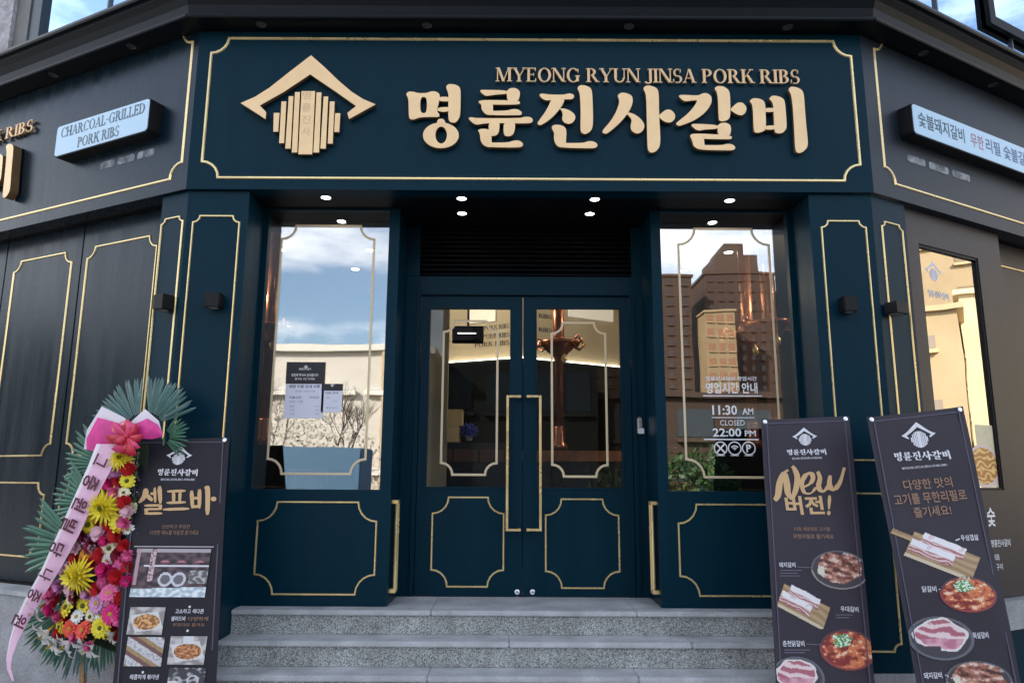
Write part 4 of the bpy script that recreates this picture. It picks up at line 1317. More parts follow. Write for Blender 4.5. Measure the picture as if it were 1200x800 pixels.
# plant and small red stool inside the right bay
pp = empty('potted_plant', Matrix.Translation((1.42, 5.75, .615)), 'leafy green plant standing inside the right bay window', 'plant')
kid('pot', MB().lathe([(.11, 0), (.15, .30), (.16, .32), (.13, .32)], n=18), mat('dark_pot', (.04, .04, .045), .4), pp)
leaf_mass('foliage', pp, (0, 0, .72), (.27, .22, .42), 900, 6, mat('plant_leaf', (.02, .14, .04), .4, var=.4, vscale=4), .13)
rs = empty('red_stool', Matrix.Translation((1.22, 5.55, .615)), 'small red stool inside the lower left corner of the right bay window', 'stool')
kid('seat', MB().lathe([(.12, .70), (.14, .72), (.14, .80), (.11, .82)], n=18), mat('red_seat', (.45, .02, .04), .4), rs)
kid('leg', MB().tube([(0, 0, .01), (0, 0, .70)], .02, 8), BLACK, rs)
kid('foot_plate', MB().lathe([(.14, 0), (.14, .01), (.03, .03)], n=18), BLACK, rs)

# ================================================================== PRINT ON THE GLASS AND WALLS
WP = BY + .0212
oh = empty('opening_hours', FR.M @ Matrix.Translation((1.5, WP, 1.6)), 'white opening hours lettering on the right bay window, 11:30 AM to 22:00 PM', 'lettering')
Gw = lambda px, py: FR.at(px, py, WP)
def gtxt(s, xa, xb, yb, yt, par=None, off=.012, m=WHITEF, dy=0.0, F=FR, y=WP, name='lettering', lean=0.0):
    a = F.at(xa, yb + lean, y); b = F.at(xb, yb - lean, y); c = F.at(xa, yt + lean, y)
    o = put_text(s, a, b, c[1] - a[1], y, m, par, name, off)
    if o: setw(o, F.M)
    return o


gtxt('명륜진사갈비 영업시간', 827, 887, 446, 441, oh)
gtxt('영업시간 안내', 827, 888, 461, 448, oh, .022)
gtxt('11:30', 835, 864, 486, 474.5, oh, .022)
gtxt('AM', 870, 883, 485.5, 478, oh, .02)
gtxt('CLOSED', 844, 873, 498.3, 492, oh, .0)
gtxt('22:00', 835.5, 869, 511.5, 501.5, oh, .022)
gtxt('PM', 873, 886, 511, 504, oh, .02)
def gline(xa, xb, yy, w, m=WHITEF, F=FR, y=WP, par=oh, name='rule'):
    a = F.at(xa, yy, y); b = F.at(xb, yy, y)
    o = MB().box(a[0], b[0], y - .0003, y, a[1] - w / 2, a[1] + w / 2).build(name, m, par, F.M)
gline(824, 893, 463.5, .007); gline(834, 884, 489, .005); gline(825, 889, 514.5, .009)
for k, px in enumerate((844.5, 861, 877.5)):
    c = Gw(px, 525); r = .047
    mb = MB()
    n = 24
    O = [(c[0] + r * math.cos(2 * math.pi * i / n), c[1] + r * math.sin(2 * math.pi * i / n)) for i in range(n)]
    I = [(c[0] + r * .84 * math.cos(2 * math.pi * i / n), c[1] + r * .84 * math.sin(2 * math.pi * i / n)) for i in range(n)]
    mb.prism([O, I], WP - .0003, WP, back=False)
    if k == 0:
        for s_ in (1, -1):
            P = [(-.03, -.024 * s_), (-.022, -.032 * s_), (.03, .024 * s_), (.022, .032 * s_)]
            mb.prism([[(c[0] + a, c[1] + b) for a, b in P]], WP - .0005 - .0001 * s_, WP, back=False)
    elif k == 1:
        for q in (.034, .021, .009):
            P = [(c[0] + q * math.cos(rad(a)), c[1] - .014 + q * math.sin(rad(a))) for a in range(40, 141, 12)]
            P += [(c[0] + (q - .007) * math.cos(rad(a)), c[1] - .014 + (q - .007) * math.sin(rad(a))) for a in range(140, 39, -12)]
            mb.prism([P], WP - .0004, WP, back=False)
    o = mb.build('icon', WHITEF, oh, FR.M)
    if k == 2: gtxt('P', 874.8, 880.5, 529.5, 520.5, oh, .03)
    gline(px - 5, px + 5, 533.5, .005)

# notices inside the left bay pane
PAPER = mat('paper', (.70, .70, .80), .6); PINK = mat('print_black', (.012, .012, .016), .5); PGREY = mat('print_grey', (.25, .26, .32), .6)
def notice(x0, y0, x1, y1, hd_y, label, rows, ttl, lines):
    y = BY + .0205
    F = FR; e = empty('window_notice', F.M @ Matrix.Translation((F.at((x0 + x1) / 2, y1, y)[0], y, F.at(x0, y1, y)[1])), label, 'notice')
    a = F.at(x0, y0, y); b = F.at(x1, y1, y); h = F.at(x0, hd_y, y)
    MB().box(a[0], b[0], y - .0008, y + .0008, b[1], h[1] - .0005).build('sheet', PAPER, e, F.M)
    MB().box(a[0] - .002, b[0] + .002, y - .0012, y + .0006, h[1], a[1]).build('header', PINK, e, F.M)
    yy = y - .0015
    emblem = emblem_print(e, yy, (a[0] + b[0]) / 2, a[1] - (a[1] - h[1]) * .22, .034 if rows > 2 else .03, WHITEF); setw(emblem, F.M)
    if ttl:
        gtxt('명륜진사갈비', (x0 + x1) / 2 - 7, (x0 + x1) / 2 + 7, y0 + 9.5, y0 + 7, e, .01, WHITEF, F=F, y=yy)
        gtxt('방문해 주셔서 감사합니다', x0 + 5, x1 - 5, y0 + 17, y0 + 13.5, e, .01, WHITEF, F=F, y=yy)
        gtxt('즐거운 시간 되세요', x0 + 9, x1 - 9, y0 + 21, y0 + 18.5, e, .005, WHITEF, F=F, y=yy)
    for (s_, xa, xb, yb, yt, of) in lines:
        gtxt(s_, xa, xb, yb, yt, e, of, PINK if of > .01 else PGREY, F=F, y=y - .0012)
    return e


notice(336.5, 424, 378, 490, 449.5, 'white window notice with black header, the larger of two on the left pane', 3, True,
       [('매장 이용 안내 사항', 339, 375, 454.5, 450.8, .02), ('쾌적한 이용을 위해', 346, 369, 459.5, 457.2, .0), ('이용시간', 339, 353, 467, 464, .015), ('제한없음', 362, 374, 467, 464, .01),
        ('성인 기준', 339, 355, 472, 469, .005), ('평일', 339, 345, 477, 474.5, .0), ('1인', 369, 374, 477, 474.5, 0), ('주말', 339, 345, 481.5, 479, 0), ('1인', 369, 374, 481.5, 479, 0), ('소인', 339, 345, 486, 483.5, 0), ('1인', 369, 374, 486, 483.5, 0)])
notice(377.5, 449.5, 400, 483, 457.5, 'smaller white notice with black top strip beside the larger one on the left pane', 1, False,
       [('이용 안내', 381, 396, 461.5, 459, .012), ('와이파이', 382, 387, 467, 465, .0), ('주차 안내', 389, 395, 471, 469, 0), ('매장 문의', 382, 395, 479, 476.5, 0)])

# film emblem on the right side window and small print under it
SW = .0595
fe = empty('window_decal', RW.M @ Matrix.Translation((.65, SW, 2.6)), 'white roof emblem decal at the top of the right side window', 'decal')
c = RW.at(1094, 318, SW); WF2 = mat('translucent_white_film', (.75, .74, .78), .5)
o = emblem_print(fe, SW - .0005, c[0], c[1], .20, WF2); setw(o, RW.M)
a = RW.at(1087, 338, SW); o = hangul_logo(RW, fe, SW - .0005, (a[0], a[0] + .25, a[1] - .065, a[1]), WF2); setw(o, RW.M)
c = RW.at(1147, 318, SW); o = emblem_print(fe, SW - .0005, c[0] + .05, c[1], .14, WF2); setw(o, RW.M)
wl_ = empty('wall_lettering', RW.M @ Matrix.Translation((1.1, .034, 1.2)), 'white lettering on the brown wall below the right side window', 'lettering')
for s_, px, py, w_, h_, of in (('숯', 1158, 617, .10, .13, .02), ('명륜진사갈비', 1162, 641, .24, .05, .012), ('직화', 1166, 657, .06, .045, .01), ('구이', 1168, 668, .08, .045, .01)):
    a = RW.at(px, py, .034); o = put_text(s_, a, (a[0] + w_, a[1]), h_, .0338, WHITEF, wl_, 'lettering', of); setw(o, RW.M)

# ================================================================== BANNER STANDS
def plane_frame(z1, y1, z0, y0):
    ez = Vector((0, y1 - y0, z1 - z0)).normalized()
    ex = Vector((1, 0, 0)); ey = ez.cross(ex)
    M = Matrix.Identity(4)
    M.col[0] = (*ex, 0); M.col[1] = (*ey, 0); M.col[2] = (*ez, 0); M.col[3] = (0, y0, z0, 1)
    return Frame(None, M=M)


def sm(a, b, x):
    t = max(0.0, min(1.0, (x - a) / (b - a))); return t * t * (3 - 2 * t)


def lerp(a, b, t): return tuple(a[i] + (b[i] - a[i]) * t for i in range(3))


def nz(x, y, s=1.0, o=0.0): return mn.noise(Vector((x * s + o, y * s - o, o * 3.1)))


def p_meat(u, v, sd):
    """plate of glazed rib meat; u,v in -1..1"""
    r = math.hypot(u, v * 1.0)
    if r > 1: return None
    if r > .93: return (.30, .27, .24) if v < 0 else (.12, .11, .12)
    rr = math.hypot(u, v - .12)
    if rr + .12 * nz(u, v, 3, sd) > .80:
        return (.42, .42, .45) if (u > .2 and v > .45) else (.05, .04, .05)
    a = nz(u + .5 * v, v * 1.6, 3.2, sd) + .45 * nz(u, v, 9, sd) + .3 * nz(u, v, 21, sd)
    c = lerp((.22, .06, .035), (.55, .26, .18), sm(-.3, .35, a))
    if a > .38: c = (.75, .55, .45)
    if a < -.36: c = (.07, .02, .015)
    if u < -.55 and abs(v + .05) < .25: c = (.72, .66, .52)
    return c


def p_stew(u, v, sd):
    r = math.hypot(u, v)
    if r > 1: return None
    if r > .9: return (.28, .05, .05) if v < .2 else (.10, .04, .05)
    a = nz(u, v * 1.4, 3.6, sd) + .5 * nz(u, v, 10, sd) + .3 * nz(u, v, 24, sd)
    c = lerp((.24, .02, .02), (.72, .20, .07), sm(-.25, .35, a + .25 * (u > 0)))
    if a > .45: c = (.85, .60, .42)
    g = math.hypot(u + .12, v - .45)
    if g + .15 * nz(u, v, 8, sd + 3) < .34: c = (.10, .30, .08) if nz(u, v, 12, sd) > -.05 else (.75, .85, .68)
    return c


def p_pink(u, v, sd):
    r = math.hypot(u, v)
    if r > 1: return None
    e = math.hypot(u * 1.05, (v - .15) * 1.1) + .14 * nz(u, v, 2.6, sd)
    if v < -.35 and u < -.05: e += .5
    if e > .82: return (.13, .13, .15) if r > .9 else (.045, .042, .055)
    a = math.sin((v * 13 + u * 3 + 3 * nz(u, v, 2, sd))) + .6 * nz(u, v, 12, sd)
    c = lerp((.45, .13, .17), (.84, .64, .64), sm(-.2, .6, a)) if v > -.05 else lerp((.52, .18, .26), (.74, .40, .46), sm(-.4, .4, nz(u, v, 4, sd)))
    if .72 < e: c = (.80, .72, .68)
    return c


def p_board(u, v, sd, handle=True):
    """cutting board with two slabs of pork belly, drawn along a diagonal"""
    ca, sa = math.cos(rad(-27)), math.sin(rad(-27))
    x = (u * ca + v * .62 * sa) ; y = (-u * sa + v * .62 * ca)
    brd = abs(x - .1) < .72 and abs(y + .02) < .34
    hnd = handle and x < -.60 and x > -1.05 and abs(y - .12) < .07
    c = None
    if brd or hnd:
        c = lerp((.34, .21, .10), (.50, .34, .18), .5 + .5 * math.sin(y * 34 + 3 * nz(x, y, 2, sd)))
        if y < -.27: c = (.66, .55, .38)
    x += .03 * nz(y, 0, 9, sd); y += .02 * nz(x, 3, 6, sd)
    for (x0, x1, y0, y1) in ((-.42, .50, .08, .40), (-.60, .34, -.20, .13)):
        if x0 < x < x1 and y0 < y < y1:
            t = (y - y0) / (y1 - y0)
            if t > .52: c = (.86, .82, .82) if nz(x, y, 6, sd) > -.35 else (.75, .60, .62)
            else: c = (.38, .12, .12) if math.sin(t * 24 + 5 * nz(x, y, 4, sd)) + .8 * nz(x, y, 14, sd) > .1 else (.74, .54, .52)
            if t < .05: c = (.3, .1, .1)
    return c


def p_buffet(u, v, sd):
    a = nz(u, v, 5, sd)
    c = lerp((.03, .02, .03), (.13, .08, .09), sm(-.3, .4, a))
    if abs(v - .28) < .045 and (-.75 < u): c = (.75, .70, .72)
    if v > .86: c = (.45, .40, .42)
    if abs(u + .52) < .07 and v > -.35: c = (.62, .45, .48) if nz(u, v, 14, sd) > -.1 else (.2, .1, .12)
    if abs(u + .93) < .05 and v > -.5: c = (.5, .3, .34)
    for cx in (-.2, .25, .75):
        if math.hypot((u - cx) * 1.0, (v - .42) * 1.6) < .13 and v > .42: c = (.55, .2, .22)
    for cx in (-.12, .24):
        d = math.hypot((u - cx) * 1.55, v + .28)
        if .2 < d < .30: c = (.62, .62, .66)
        elif d <= .2: c = (.15, .14, .16)
    if u > .5 and -.45 < v < .1: c = lerp((.12, .12, .13), (.5, .48, .46), sm(-.1, .3, nz(u, v, 9, sd)))
    if v < -.62 + .05 * u: c = lerp((.42, .52, .56), (.82, .88, .90), sm(-.3, .3, nz(u, v, 7, sd)))
    return c


def p_tray(u, v, sd, warm=(.62, .27, .08)):
    c = lerp((.30, .27, .26), (.60, .56, .54), sm(-.3, .3, nz(u, v, 2.2, sd)))
    x, y = u * .9 + v * .3, v * .95 - u * .18
    if abs(x) < .75 and abs(y + .08) < .62: c = (.72, .70, .68)
    if math.hypot(x / .70, (y + .08) / .55) < 1:
        a = nz(u, v, 7, sd)
        c = lerp(tuple(q * .45 for q in warm), (min(1, warm[0] * 1.35), warm[1] * 1.6, warm[2] * 2.2), sm(-.35, .35, a))
    return c


def p_counter(u, v, sd):
    k = v * 1.0 + u * .75
    s = math.floor(k * 3.2)
    c = {0: (.66, .64, .64), 1: (.20, .08, .07), 2: (.42, .28, .12), 3: (.62, .60, .62)}.get(int(s) % 4)
    return lerp(c, (.12, .10, .12), .45 * sm(-.1, .4, nz(u, v, 8, sd)))


def p_scene(u, v, sd):
    c = lerp((.05, .05, .06), (.5, .5, .5), sm(0, .4, nz(u, v, 4, sd)))
    if math.hypot((u - .35) * 1.2, v - .1) < .4 and math.hypot((u - .35) * 1.2, v - .1) > .28: c = (.6, .6, .62)
    if u < -.5 and v < .1: c = (.7, .7, .7)
    return c


class Banner:
    def __init__(self, F, quad_px, fabric_col, label, ncol=14, nrow=40):
        self.F = F
        TL, TR, BR, BLp = [F.at(px, py) for px, py in quad_px]
        def ext(T, B, z):
            t = (z - T[1]) / (B[1] - T[1]); return (T[0] + (B[0] - T[0]) * t, z)
        zl = .06
        BL2, BR2 = ext(TL, BLp, zl), ext(TR, BR, zl)
        self.TL, self.TR, self.BL, self.BR = TL, TR, BL2, BR2
        cx = (BL2[0] + BR2[0]) / 2
        self.e = empty('banner_stand', F.M @ Matrix.Translation((cx, 0, 0)), label, 'banner')
        vs, fs = [], []
        r = random.Random(int(TL[0] * 100))
        for j in range(nrow + 1):
            v = j / nrow
            for i in range(ncol + 1):
                u = i / ncol
                a = (TL[0] + (TR[0] - TL[0]) * u, TL[1] + (TR[1] - TL[1]) * u); b = (BL2[0] + (BR2[0] - BL2[0]) * u, BL2[1] + (BR2[1] - BL2[1]) * u)
                sag = .010 * (4 * u * (1 - u)) * max(0, 1 - v * 14)      # top hem dips between the eyelets
                edge = .004 * math.sin(v * math.pi) * (1 if u == 0 else -1 if u == 1 else 0)
                x = a[0] + (b[0] - a[0]) * v + edge; z = a[1] + (b[1] - a[1]) * v - sag * .5
                y = .0022 * nz(u * 3, v * 9, 1, TL[0]) + .004 * abs(u - .5) ** 2
                vs.append((x, y, z))
        n0 = len(vs); vs += [(v[0], v[1] + .0012, v[2]) for v in vs]
        for j in range(nrow):
            for i in range(ncol):
                a = j * (ncol + 1) + i
                fs.append((a, a + 1, a + ncol + 2, a + ncol + 1)); fs.append((a + n0, a + ncol + 1 + n0, a + ncol + 2 + n0, a + 1 + n0))
        m = mat('banner_fabric_%d' % len(MATS), fabric_col, .55, spec=.35, var=.10, vscale=3, bump=.12, bscale=500)
        self.fab = meshobj('fabric', vs, fs, m, self.e, F.M, smooth=True, recalc=False)
        self.y = -.0045
        self.ax = Vector(TR) - Vector(TL); self.ang = math.atan2(self.ax.y, self.ax.x)
        # printed thin border line
        k = .03
        def q(u, v):
            a = Vector(TL).lerp(Vector(TR), u); b = Vector(BL2).lerp(Vector(BR2), u); p = a.lerp(b, v); return (p.x, p.y)
        outer = [q(.055, .016), q(.945, .016), q(.945, .985), q(.055, .985)]
        inner = [q(.066, .0195), q(.934, .0195), q(.934, .982), q(.066, .982)]
        mb = MB().prism([outer, inner], self.y, self.y + .0003, back=False)
        mb.build('printed_border', mat('border_print', (.10, .085, .13), .6), self.fab, F.M)
        for u, v in ((.045, .010), (.955, .010), (.05, .985), (.95, .985)):
            c = q(u, v)
            mb = MB().lathe([(.011, 0), (.013, .003), (.005, .004)], (0, 0, 0), 12)
            o = kid('eyelet', mb, CHROME, self.fab)
            setw(o, F.M @ Matrix.Translation((c[0], .0, c[1])) @ Matrix.Rotation(rad(90), 4, 'X'))
        # the X-shaped stand behind
        tl, tr, bl_, br_ = q(.05, .01), q(.95, .01), q(.05, .985), q(.95, .985)
        hub = ((tl[0] + br_[0] + tr[0] + bl_[0]) / 4, (tl[1] + bl_[1]) / 2 - .1)
        for a, b in ((tl, br_), (tr, bl_)):
            MB().tube([(a[0], .006, a[1]), (hub[0], .035, hub[1]), (b[0], .006, b[1])], .005, 8).build('stand_rod', BLACK, self.e, F.M)
        MB().box(hub[0] - .03, hub[0] + .03, .028, .06, hub[1] - .04, hub[1] + .04, .008).build('stand_hub', BLACK, self.e, F.M)
        for b in (bl_, br_):
            MB().tube([(b[0], .006, b[1]), (b[0], -.01, -.0)], .006, 8).build('stand_foot', BLACK, self.e, F.M)

    def photo(self, x0, y0, x1, y1, fn, sd, res=.0036, rot=0.0, name='food_picture'):
        """colour print in the rectangle given by photo pixels"""
        F = self.F
        a, b = F.at(x0, y1), F.at(x1, y0)
        W_, H_ = b[0] - a[0], b[1] - a[1]
        cx, cz = (a[0] + b[0]) / 2, (a[1] + b[1]) / 2
        nx, ny = max(4, int(W_ / res)), max(4, int(H_ / res))
        cs, sn = math.cos(rot), math.sin(rot)
        vs, fs, cols = [], [], []
        idx = {}
        def vert(i, j):
            if (i, j) not in idx:
                lx, lz = (i / nx - .5) * W_, (j / ny - .5) * H_
                idx[(i, j)] = len(vs); vs.append((cx + lx * cs - lz * sn, self.y, cz + lx * sn + lz * cs))
            return idx[(i, j)]
        for j in range(ny):
            for i in range(nx):
                lx, lz = (i + .5) / nx * W_ - W_ / 2 + cx, (j + .5) / ny * H_ - H_ / 2 + cz
                if hasattr(self, 'TL'):
                    t = (self.TL[1] - lz) / (self.TL[1] - self.BL[1])
                    if not (self.TL[0] + (self.BL[0] - self.TL[0]) * t + .006 < lx < self.TR[0] + (self.BR[0] - self.TR[0]) * t - .006): continue
                c = fn((i + .5) / nx * 2 - 1, (j + .5) / ny * 2 - 1, sd)
                if c is None: continue
                fs.append((vert(i, j), vert(i + 1, j), vert(i + 1, j + 1), vert(i, j + 1))); cols.append(c)
        o = meshobj(name, vs, fs, PRINT, self.fab, F.M, recalc=False)
        at_ = o.data.color_attributes.new('print', 'FLOAT_COLOR', 'CORNER')
        buf = []
        for c in cols: buf += [*c, 1.0] * 4
        at_.data.foreach_set('color', buf)
        return o

    def text(self, s, xa, xb, yb, h, m, off=.012, name='lettering', dy=0.0, shear=0.0):
        a = self.F.at(xa, yb); b = self.F.at(xb, yb + dy); h_ = self.F.at(xa, yb - h)[1] - a[1]
        o = put_text(s, a, b, h_, self.y - .0004, m, self.fab, name, off, shear)
        setw(o, self.F.M); return o

    def head(self, lx, ly, lw, x0, x1, yt, yb, m, slope=0.0, line=None):
        c = self.F.at(lx, ly); w = self.F.at(lx + lw / 2, ly)[0] - self.F.at(lx - lw / 2, ly)[0]
        o = emblem_print(self.fab, self.y, c[0], c[1], w, m, self.ang * .8); setw(o, self.F.M)
        a, b = self.F.at(x0, yb), self.F.at(x1, yt)
        mb = MB(); k = 0
        ca, sa = math.cos(slope), math.sin(slope); W_ = b[0] - a[0]; H_ = b[1] - a[1]
        for i in range(6):
            for loops in syl_shapes(i):
                Q = []
                for L in loops:
                    q = []
                    for px, py in L:
                        x, z = (px - 475) / 472 * W_, (182 - py) / 84 * H_
                        q.append((a[0] + x * ca - z * sa, a[1] + x * sa + z * ca))
                    Q.append(q)
                mb.prism(Q, self.y - .00012 * (k % 10), self.y + .0002, back=False); k += 1
        o = kid('lettering', mb, m, self.fab); setw(o, self.F.M)
        if line:
            a, b = self.F.at(line[0], line[2]), self.F.at(line[1], line[3])
            for o in serif_text('MYEONG RYUN JINSA PORK RIBS', a, b, .012, self.y, .0002, m, self.fab, 'lettering', whole=True): setw(o, self.F.M)

    def rule(self, x0, y0, x1, y1, w, m):
        a, b = Vector(self.F.at(x0, y0)), Vector(self.F.at(x1, y1)); n = Vector((-(b - a).y, (b - a).x)).normalized() * w / 2
        o = kid('rule', MB().prism([[tuple(a + n), tuple(a - n), tuple(b - n), tuple(b + n)]], self.y, self.y + .0002, back=False), m, self.fab); setw(o, self.F.M)

    def fine(self, x0, y0, w, n, m):
        for k in range(n):
            self.rule(x0, y0 + k * 3.2, x0 + w * (1, .8, .9)[k % 3], y0 + k * 3.2, .0035, m)


def ripple(B):
    """bend the fabric and everything printed on it together"""
    o0 = B.TL[0]
    for ch in [B.fab] + list(B.fab.children):
        if ch.name.startswith('eyelet'): continue
        for v in ch.data.vertices:
            x, z = v.co.x, v.co.z
            v.co.y += .010 * mn.noise(Vector((x * 2.2, z * 1.6, o0))) + .0035 * math.sin((x * .8 + z) * 8 + o0 * 3)


GP = mat('gold_print', (.66, .42, .20), .55); GPD = mat('dim_gold_print', (.34, .19, .12), .6); WPn = mat('banner_white', (.78, .76, .80), .6)
DIM = mat('dim_print', (.20, .18, .25), .6)
b1 = Banner(plane_frame(1.70, 4.56, 0, 4.28), [(157, 513.5), (268.5, 512), (254, 800), (131.5, 800)], (.013, .011, .019),
            'dark banner stand with large gold letters and a photo grid, beside the flower wreath')
b1.head(210.5, 534, 30, 184.5, 233, 549, 558, WPn, 0, (189, 229, 563, 563))
SB = [[(275, 415), (300, 408), (315, 440), (292, 482), (250, 513), (236, 500), (266, 465)], [(288, 455), (310, 448), (342, 480), (334, 502), (302, 482)],
      [(322, 438), (352, 438), (352, 455), (322, 455)], [(341, 408), (362, 403), (364, 505), (346, 507)], [(368, 398), (400, 394), (402, 510), (378, 514)],
      [(280, 518), (400, 516), (402, 532), (284, 535)], [(378, 520), (402, 520), (400, 552), (378, 552)], [(280, 543), (400, 542), (400, 556), (282, 558)],
      [(282, 545), (306, 545), (308, 578), (284, 578)], [(282, 572), (398, 569), (406, 586), (284, 589)],
      [(434, 424), (556, 418), (562, 436), (438, 441)], [(466, 438), (490, 438), (490, 502), (468, 502)], [(510, 438), (534, 436), (528, 502), (510, 502)],
      [(430, 500), (558, 495), (562, 512), (432, 517)], [(404, 544), (578, 537), (588, 556), (408, 562)],
      [(584, 430), (612, 422), (616, 542), (594, 548)], [(636, 420), (666, 414), (662, 542), (640, 548)], [(605, 468), (648, 466), (648, 484), (605, 486)],
      [(605, 524), (648, 522), (648, 541), (605, 544)], [(680, 400), (714, 390), (724, 420), (720, 585), (690, 592), (691, 425)], ell(745, 482, 19, 16, 14)]
mb = MB()
for k, P in enumerate(SB):
    Q = chaikin(P, 1) if len(P) < 12 else P
    mb.prism([[b1.F.at(120 + x / 5.712, 500 + y / 5.714, b1.y) for x, y in Q]], b1.y - .0001 * (k % 11), b1.y + .0002, back=False)
_o = kid('large_lettering', mb, GP, b1.fab); setw(_o, b1.F.M)
b1.text('신선하고 푸짐한', 190, 223, 619, 4.5, GPD, .0)
b1.text('다양한 메뉴를 마음껏 즐기세요', 176, 233, 626.5, 5.5, GPD, .0)
b1.rule(158, 640, 251, 640.5, .006, mat('rule_print', (.5, .45, .46), .6))
b1.photo(152, 643, 248, 699, p_buffet, 1.3, .0050, 0, 'buffet_picture')
b1.photo(148, 711, 195, 743, p_tray, 4.0)
b1.photo(144.5, 746, 194, 780, p_counter, 2.0)
b1.photo(196, 745, 243.5, 778, lambda u, v, s: p_tray(u, v, s, (.55, .20, .06)) if v < .45 or abs(u) > .3 else (.72, .72, .74), 9.0)
b1.photo(194, 782, 242, 815, p_scene, 5.0)
b1.text('고소하고 색다른', 206, 239, 718.5, 5.5, WPn, .012)
b1.text('샐러드바', 201, 218, 727, 5.5, WPn, .014); b1.text('다양하게', 221, 244, 727, 5.0, GPD, .008)
b1.text('취향대로 즐겨요', 203, 240, 733.5, 4, GPD, .0)
b1.text('매콤하게 볶아낸', 152, 186, 795.5, 6, WPn, .014)
for px, py in ((223, 710.5), (220.5, 738.5), (167.5, 787)):
    c = b1.F.at(px, py)
    o = kid('printed_dot', MB().prism([ell(c[0], c[1], .007, .007, 8)], b1.y, b1.y + .0002, back=False), WPn, b1.fab); setw(o, b1.F.M)

b2 = Banner(plane_frame(1.80, 4.60, 0, 4.26), [(891.5, 491), (995, 487), (1026.5, 800), (909, 800)], (.036, .029, .042),
            'purple banner stand with gold brush writing New, nearer the steps on the right')
b2.head(942.5, 512, 29, 922.5, 967, 526.5, 534, WPn, .02, (928, 963, 538.5, 537.5))


def brush(B, strokes, ox, oy, sc, m):
    mb = MB(); k = 0
    for pts, w in strokes:
        P = [Vector(p) for p in pts]
        # resample with Catmull-Rom
        R_ = []
        for i in range(len(P) - 1):
            p0, p1, p2, p3 = P[max(0, i - 1)], P[i], P[i + 1], P[min(len(P) - 1, i + 2)]
            for t in (0, .25, .5, .75):
                R_.append(.5 * ((2 * p1) + (p2 - p0) * t + (2 * p0 - 5 * p1 + 4 * p2 - p3) * t * t + (3 * p1 - p0 - 3 * p2 + p3) * t ** 3))
        R_.append(P[-1])
        n = len(R_); lft, rgt = [], []
        for i, p in enumerate(R_):
            d = (R_[min(n - 1, i + 1)] - R_[max(0, i - 1)]).normalized(); nn = Vector((-d.y, d.x))
            ww = w / 2 * (.55 + .45 * math.sin(math.pi * min(1, (i + .7) / n * 1.15)))
            ww = ww * (1.15 if abs(d.y) > .7 else .7)
            lft.append(p + nn * ww); rgt.append(p - nn * ww)
        for i in range(n - 1):
            q = [lft[i], rgt[i], rgt[i + 1], lft[i + 1]]
            mb.add([(*(lambda a: (a[0], B.y - .0003 - .0001 * k, a[1]))(B.F.at(ox + v.x / sc, oy + v.y / sc)),) for v in q], [(0, 1, 2, 3)])
        k += 1
    o = kid('brush_lettering', mb, m, B.fab, recalc=False); setw(o, B.F.M)


brush(b2, [([(88, 530), (108, 500), (118, 430), (140, 375), (168, 352)], 34), ([(150, 372), (160, 430), (168, 490), (192, 522)], 34), ([(188, 525), (212, 470), (222, 400), (206, 350), (190, 330)], 30),
           ([(240, 455), (285, 440), (312, 405), (300, 372), (268, 385), (248, 430), (262, 482), (300, 488), (330, 455)], 25),
           ([(338, 362), (352, 400), (345, 450), (368, 478), (398, 450), (412, 385)], 26), ([(410, 390), (408, 440), (430, 468), (466, 430), (492, 340)], 28)], 890, 480, 5.0, GP)
b2.text('버전', 922, 967, 603, 22, GP, .03, dy=-.5)
b2.text('!', 969.5, 977, 603.5, 24, GP, .025, shear=.25)
b2.text('더욱 새로워진 고기를', 931, 973, 622, 4.8, GPD, .006); b2.text('무한리필로 즐기세요', 929.5, 977, 631, 5.5, GPD, .010)
b2.text('돼지갈비', 913, 932, 664.5, 6, WPn, .014); b2.fine(914, 668, 25, 3, DIM); b2.rule(934, 664, 954, 665, .003, DIM)
b2.photo(953, 645, 1014, 690, p_meat, 2.0)
b2.photo(900, 680, 971, 736, lambda u, v, s: p_board(u * 1.0 - .05, v * 1.05, s, False), 7.0)
b2.text('우대갈비', 985, 1006, 716, 6.5, WPn, .014, dy=1); b2.fine(979, 720, 20, 2, DIM)
b2.text('춘천닭갈비', 917.5, 943, 757, 7, WPn, .014); b2.fine(919, 761, 30, 2, DIM); b2.rule(945, 754, 962, 755, .003, DIM)
b2.photo(964, 737, 1023, 785, p_stew, 3.0)
b2.photo(906, 769, 963, 818, p_pink, 6.0)

b3 = Banner(plane_frame(1.85, 4.38, 0, 4.08), [(1015.5, 488.5), (1129, 475.5), (1198, 800), (1074, 800)], (.034, .028, .040),
            'purple banner stand leaning clockwise with bronze Korean slogan above meat dishes, farthest right')
b3.head(1076, 510, 41, 1049, 1113, 530, 541.5, WPn, .055, (1057, 1110, 550, 545.5))
b3.text('다양한 맛의', 1060, 1117, 574.5, 12, GPD, .014, dy=-4.5)
b3.text('고기를 무한리필로', 1049, 1134, 592.5, 13, GPD, .014, dy=-7)
b3.text('즐기세요!', 1072, 1116, 606.5, 12, GPD, .014, dy=-3.5)
b3.photo(1047, 619, 1148, 679, lambda u, v, s: p_board(u, v * 1.05, s, True), 1.0)
b3.text('우삼겹살', 1126, 1147, 633.5, 7, WPn, .014, dy=-1); b3.rule(1119, 633, 1124, 631, .006, WPn)
b3.photo(1104, 675, 1162, 717, p_stew, 8.0)
b3.text('닭갈비', 1080.5, 1097, 693.5, 7, WPn, .014, dy=-.5); b3.rule(1099, 690, 1106, 692, .006, WPn)
b3.photo(1068, 722, 1136, 773, p_pink, 1.5)
b3.text('목살갈비', 1140, 1158, 748, 7.5, WPn, .014, dy=-1); b3.rule(1129, 746, 1137, 746, .006, WPn)
b3.photo(1112, 774, 1182, 822, p_meat, 5.0)
